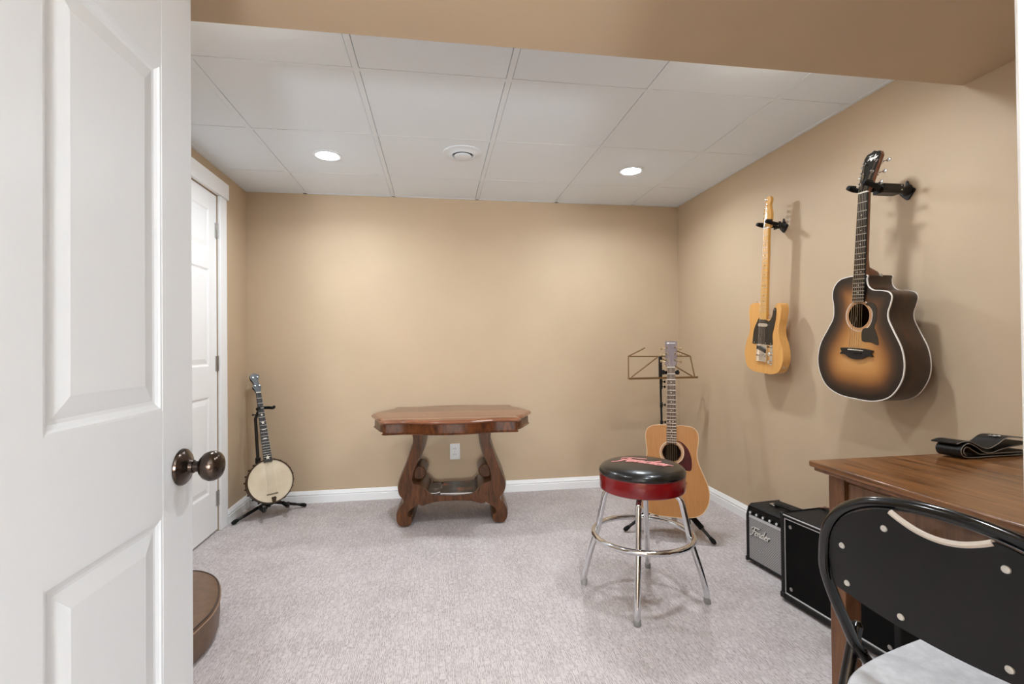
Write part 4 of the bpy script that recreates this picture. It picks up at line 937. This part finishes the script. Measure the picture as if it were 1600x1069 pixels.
ribbon(pB, .0028, .001, .058, -.30, mat('strap_lining', (64, 54, 44), .8), 'inner_fold')
pC = [(-.012, .040), (.012, .0445), (.035, .0445), (.062, .036), (.090, .026), (.112, .024), (.145, .034), (.175, .047), (.205, .050), (.27, .044)]
o = ribbon(pC, .003, .004, .066, -.30, M_lea, 'top_fold')
mb = MB(); script(mb, 'Taylor', .014, .0012, lambda u, v, t_: (.165+u*.85-.30*.02, .022+v*1.2, .0612+t_), .0006, 0); mb.build('strap_logo', M_white2, o)

# ================================================================== FOLDING CHAIR
ch = thing('folding_chair', 'black tubular folding chair with pale grey seat pulled to the desk', 'chair', (1.035, .727, 0), (0, 0, math.radians(-80)))
def yb(z): return -.185-.16*(z-.60)                     # the back leans away from the desk
arc = [(.226, .40), (.231, .50), (.235, .60), (.232, .655), (.216, .712), (.180, .758), (.125, .790), (.060, .805), (0, .809)]
def ys(z): return yb(z) if z >= .56 else yb(.56)+(.56-z)*.62
side = [(.200, .245, .010), (.210, .150, .170)]
full = [(x, y, z) for x, y, z in side]+[(x, ys(z), z) for x, z in arc]
path = full+[(-x, y, z) for x, y, z in reversed(full[:-1])]
MB().tube(cr(path, 5), .0115, 14).build('main_frame', mat('black_enamel', (8, 8, 8), .16, coat=.2), ch)
E_ = _M['black_enamel']
for sx in (-1, 1):
    MB().tube([(sx*.247, -.082, .478), (sx*.247, -.084, .470), (sx*.247, -.155, .240), (sx*.247, -.240, .010)], [.006, .0125, .0125, .0125], 12).build('rear_leg', E_, ch)
    MB().tube([(sx*.216, -.098, .430), (sx*.256, -.098, .430)], .006, 10).build('pivot_bolt', E_, ch, bevel=.003)
    for y, xx in ((.247, .200), (-.242, .247)): MB().tube([(sx*xx, y, .028), (sx*xx, y, 0)], .0145, 12).build('foot_cap', M_rubber, ch)
MB().tube([(-.247, -.181, .17), (.247, -.181, .17)], .0075, 10).build('rear_stretcher', E_, ch)
MB().tube([(-.206, .196, .10), (.206, .196, .10)], .0075, 10).build('front_stretcher', E_, ch)
# back panel: curved sheet with a scooped hand hold
bo = [(-.214, .590), (-.10, .578), (0, .574), (.10, .578), (.214, .590)]
uq = [(.222, .63), (.219, .660), (.204, .708), (.170, .750), (.117, .781), (.076, .793), (.056, .782), (.030, .772)]; up_ = uq+[(0, .768)]+[(-x, z) for x, z in reversed(uq)]
ol = [(p.x, p.y) for p in cr(bo, 4)]+[(p.x, p.y) for p in cr(up_, 4)]
def by_(x, z): return yb(z)-.020+.40*x*x*1.0
mbA = MB(); plate(mbA, ol, 0, None, .03)
front = [(v[0], by_(v[0], v[2])+.003, v[2]) for v in mbA.v]; back = [(v[0], by_(v[0], v[2])-.003, v[2]) for v in mbA.v]
n_ = len(mbA.v); pm = MB(); pm.add(front, mbA.f); pm.add(back, [tuple(reversed(f)) for f in mbA.f])
no = len(ol)
pm.add([(x, by_(x, z)+.003, z) for x, z in ol]+[(x, by_(x, z)-.003, z) for x, z in ol], [(i, (i+1) % no, no+(i+1) % no, no+i) for i in range(no)])
bpn = pm.build('back_panel', mat('black_vinyl_panel', (9, 9, 9), .42, bump=.05, bscale=600, spec=.35), ch, smooth=45)
MB().tube([(x, by_(x, z), z) for x, z in [(p.x, p.y) for p in cr(up_[5:12], 5)]][1:-1], .0052, 8).build('hand_hold_edge', mat('bare_panel_edge', (206, 196, 184), .5), bpn)
for x, z in ((.086, .757), (-.086, .757), (.182, .687), (-.182, .687), (.182, .610), (-.182, .610), (.076, .599), (-.076, .599)):
    MB().lathe([(0, 0), (.0062, 0), (.0055, .0022), (.003, .0034), (0, .0036)], (x, by_(x, z)-.003, z), (0, -1, 0), 14).build('rivet', mat('pale_rivet', (214, 212, 206), .3, .3), bpn)
so = [(p.x, p.y) for p in cr([(-.122, -.258), (0, -.268), (.122, -.258), (.166, -.222), (.193, -.130), (.207, .02), (.209, .15), (.190, .205), (.10, .222), (0, .225), (-.10, .222), (-.190, .205), (-.209, .15), (-.207, .02), (-.193, -.130), (-.166, -.222)], 5, True)]
mb = MB(); n_ = len(so); vs = []; fs = []
for d, z in ((.010, .414), (.002, .418), (0, .424), (.002, .432), (.007, .438), (.016, .4415), (.026, .442)): vs += [(p[0], p[1], z) for p in offset_poly(so, d)]
for k in range(6):
    for i in range(n_): fs.append((k*n_+i, k*n_+(i+1) % n_, (k+1)*n_+(i+1) % n_, (k+1)*n_+i))
fs += [tuple(reversed(range(n_))), tuple(6*n_+i for i in range(n_))]
mb.add(vs, fs).build('seat', mat('pale_grey_fabric', (196, 196, 199), .9, var=.04, vscale=60, bump=.25, bscale=500), ch, smooth=50)
MB().prism(offset_poly(so, .012), .402, .414, 'xy').build('seat_pan', E_, ch)

# ================================================================== GUITAR CASE behind the open door
cs = thing('guitar_case', 'brown leather-look guitar case lying on the carpet behind the open door', 'case', (-1.129, 2.306, 0), (0, 0, PI+.2443))
M_case = mat('brown_vinyl', (112, 86, 66), .42, var=.06, vscale=30, bump=.1, bscale=400)
M_pipe = mat('brown_piping', (66, 48, 36), .4)
CO = [(0, 0), (.086, .008), (.158, .070), (.206, .160), (.228, .270), (.232, .360), (.222, .440), (.192, .520), (.172, .575), (.176, .640), (.174, .700), (.136, .760), (.085, .800), (.072, .880), (.080, .990), (.070, 1.045), (0, 1.052)]
co = CO+[(-x, y) for x, y in reversed(CO[1:-1])]
co = [(p.x*.927, p.y) for p in cr(co, 6, True)]
def caseloft(rings, name, m, parent):
    n_ = len(co); vs = []; fs = []
    for d, z in rings: vs += [(p[0], p[1], z) for p in (offset_poly(co, d) if d else co)]
    for k in range(len(rings)-1):
        for i in range(n_): fs.append((k*n_+i, k*n_+(i+1) % n_, (k+1)*n_+(i+1) % n_, (k+1)*n_+i))
    tr_ = tessellate_polygon([[Vector((p[0], p[1], 0)) for p in co]]); o_ = (len(rings)-1)*n_
    fs += [tuple(reversed(q)) for q in tr_]+[tuple(o_+i for i in q) for q in tr_]
    return MB().add(vs, fs).build(name, m, parent, smooth=40)
caseloft([(.022, 0), (.010, .006), (.003, .022), (0, .060), (0, .118)], 'case_body', M_case, cs)
lid = caseloft([(.001, .118), (0, .122), (.003, .129), (.012, .1335), (.035, .136), (.05, .1365)], 'lid', M_case, cs)
MB().tube([(p[0], p[1], .119) for p in offset_poly(co, -.001)], .0028, 8, True).build('piping', mat('tan_piping', (150, 120, 96), .4), cs)
MB().tube([(p[0], p[1], .131) for p in offset_poly(co, .004)], .0030, 8, True).build('lid_edge', M_pipe, lid)
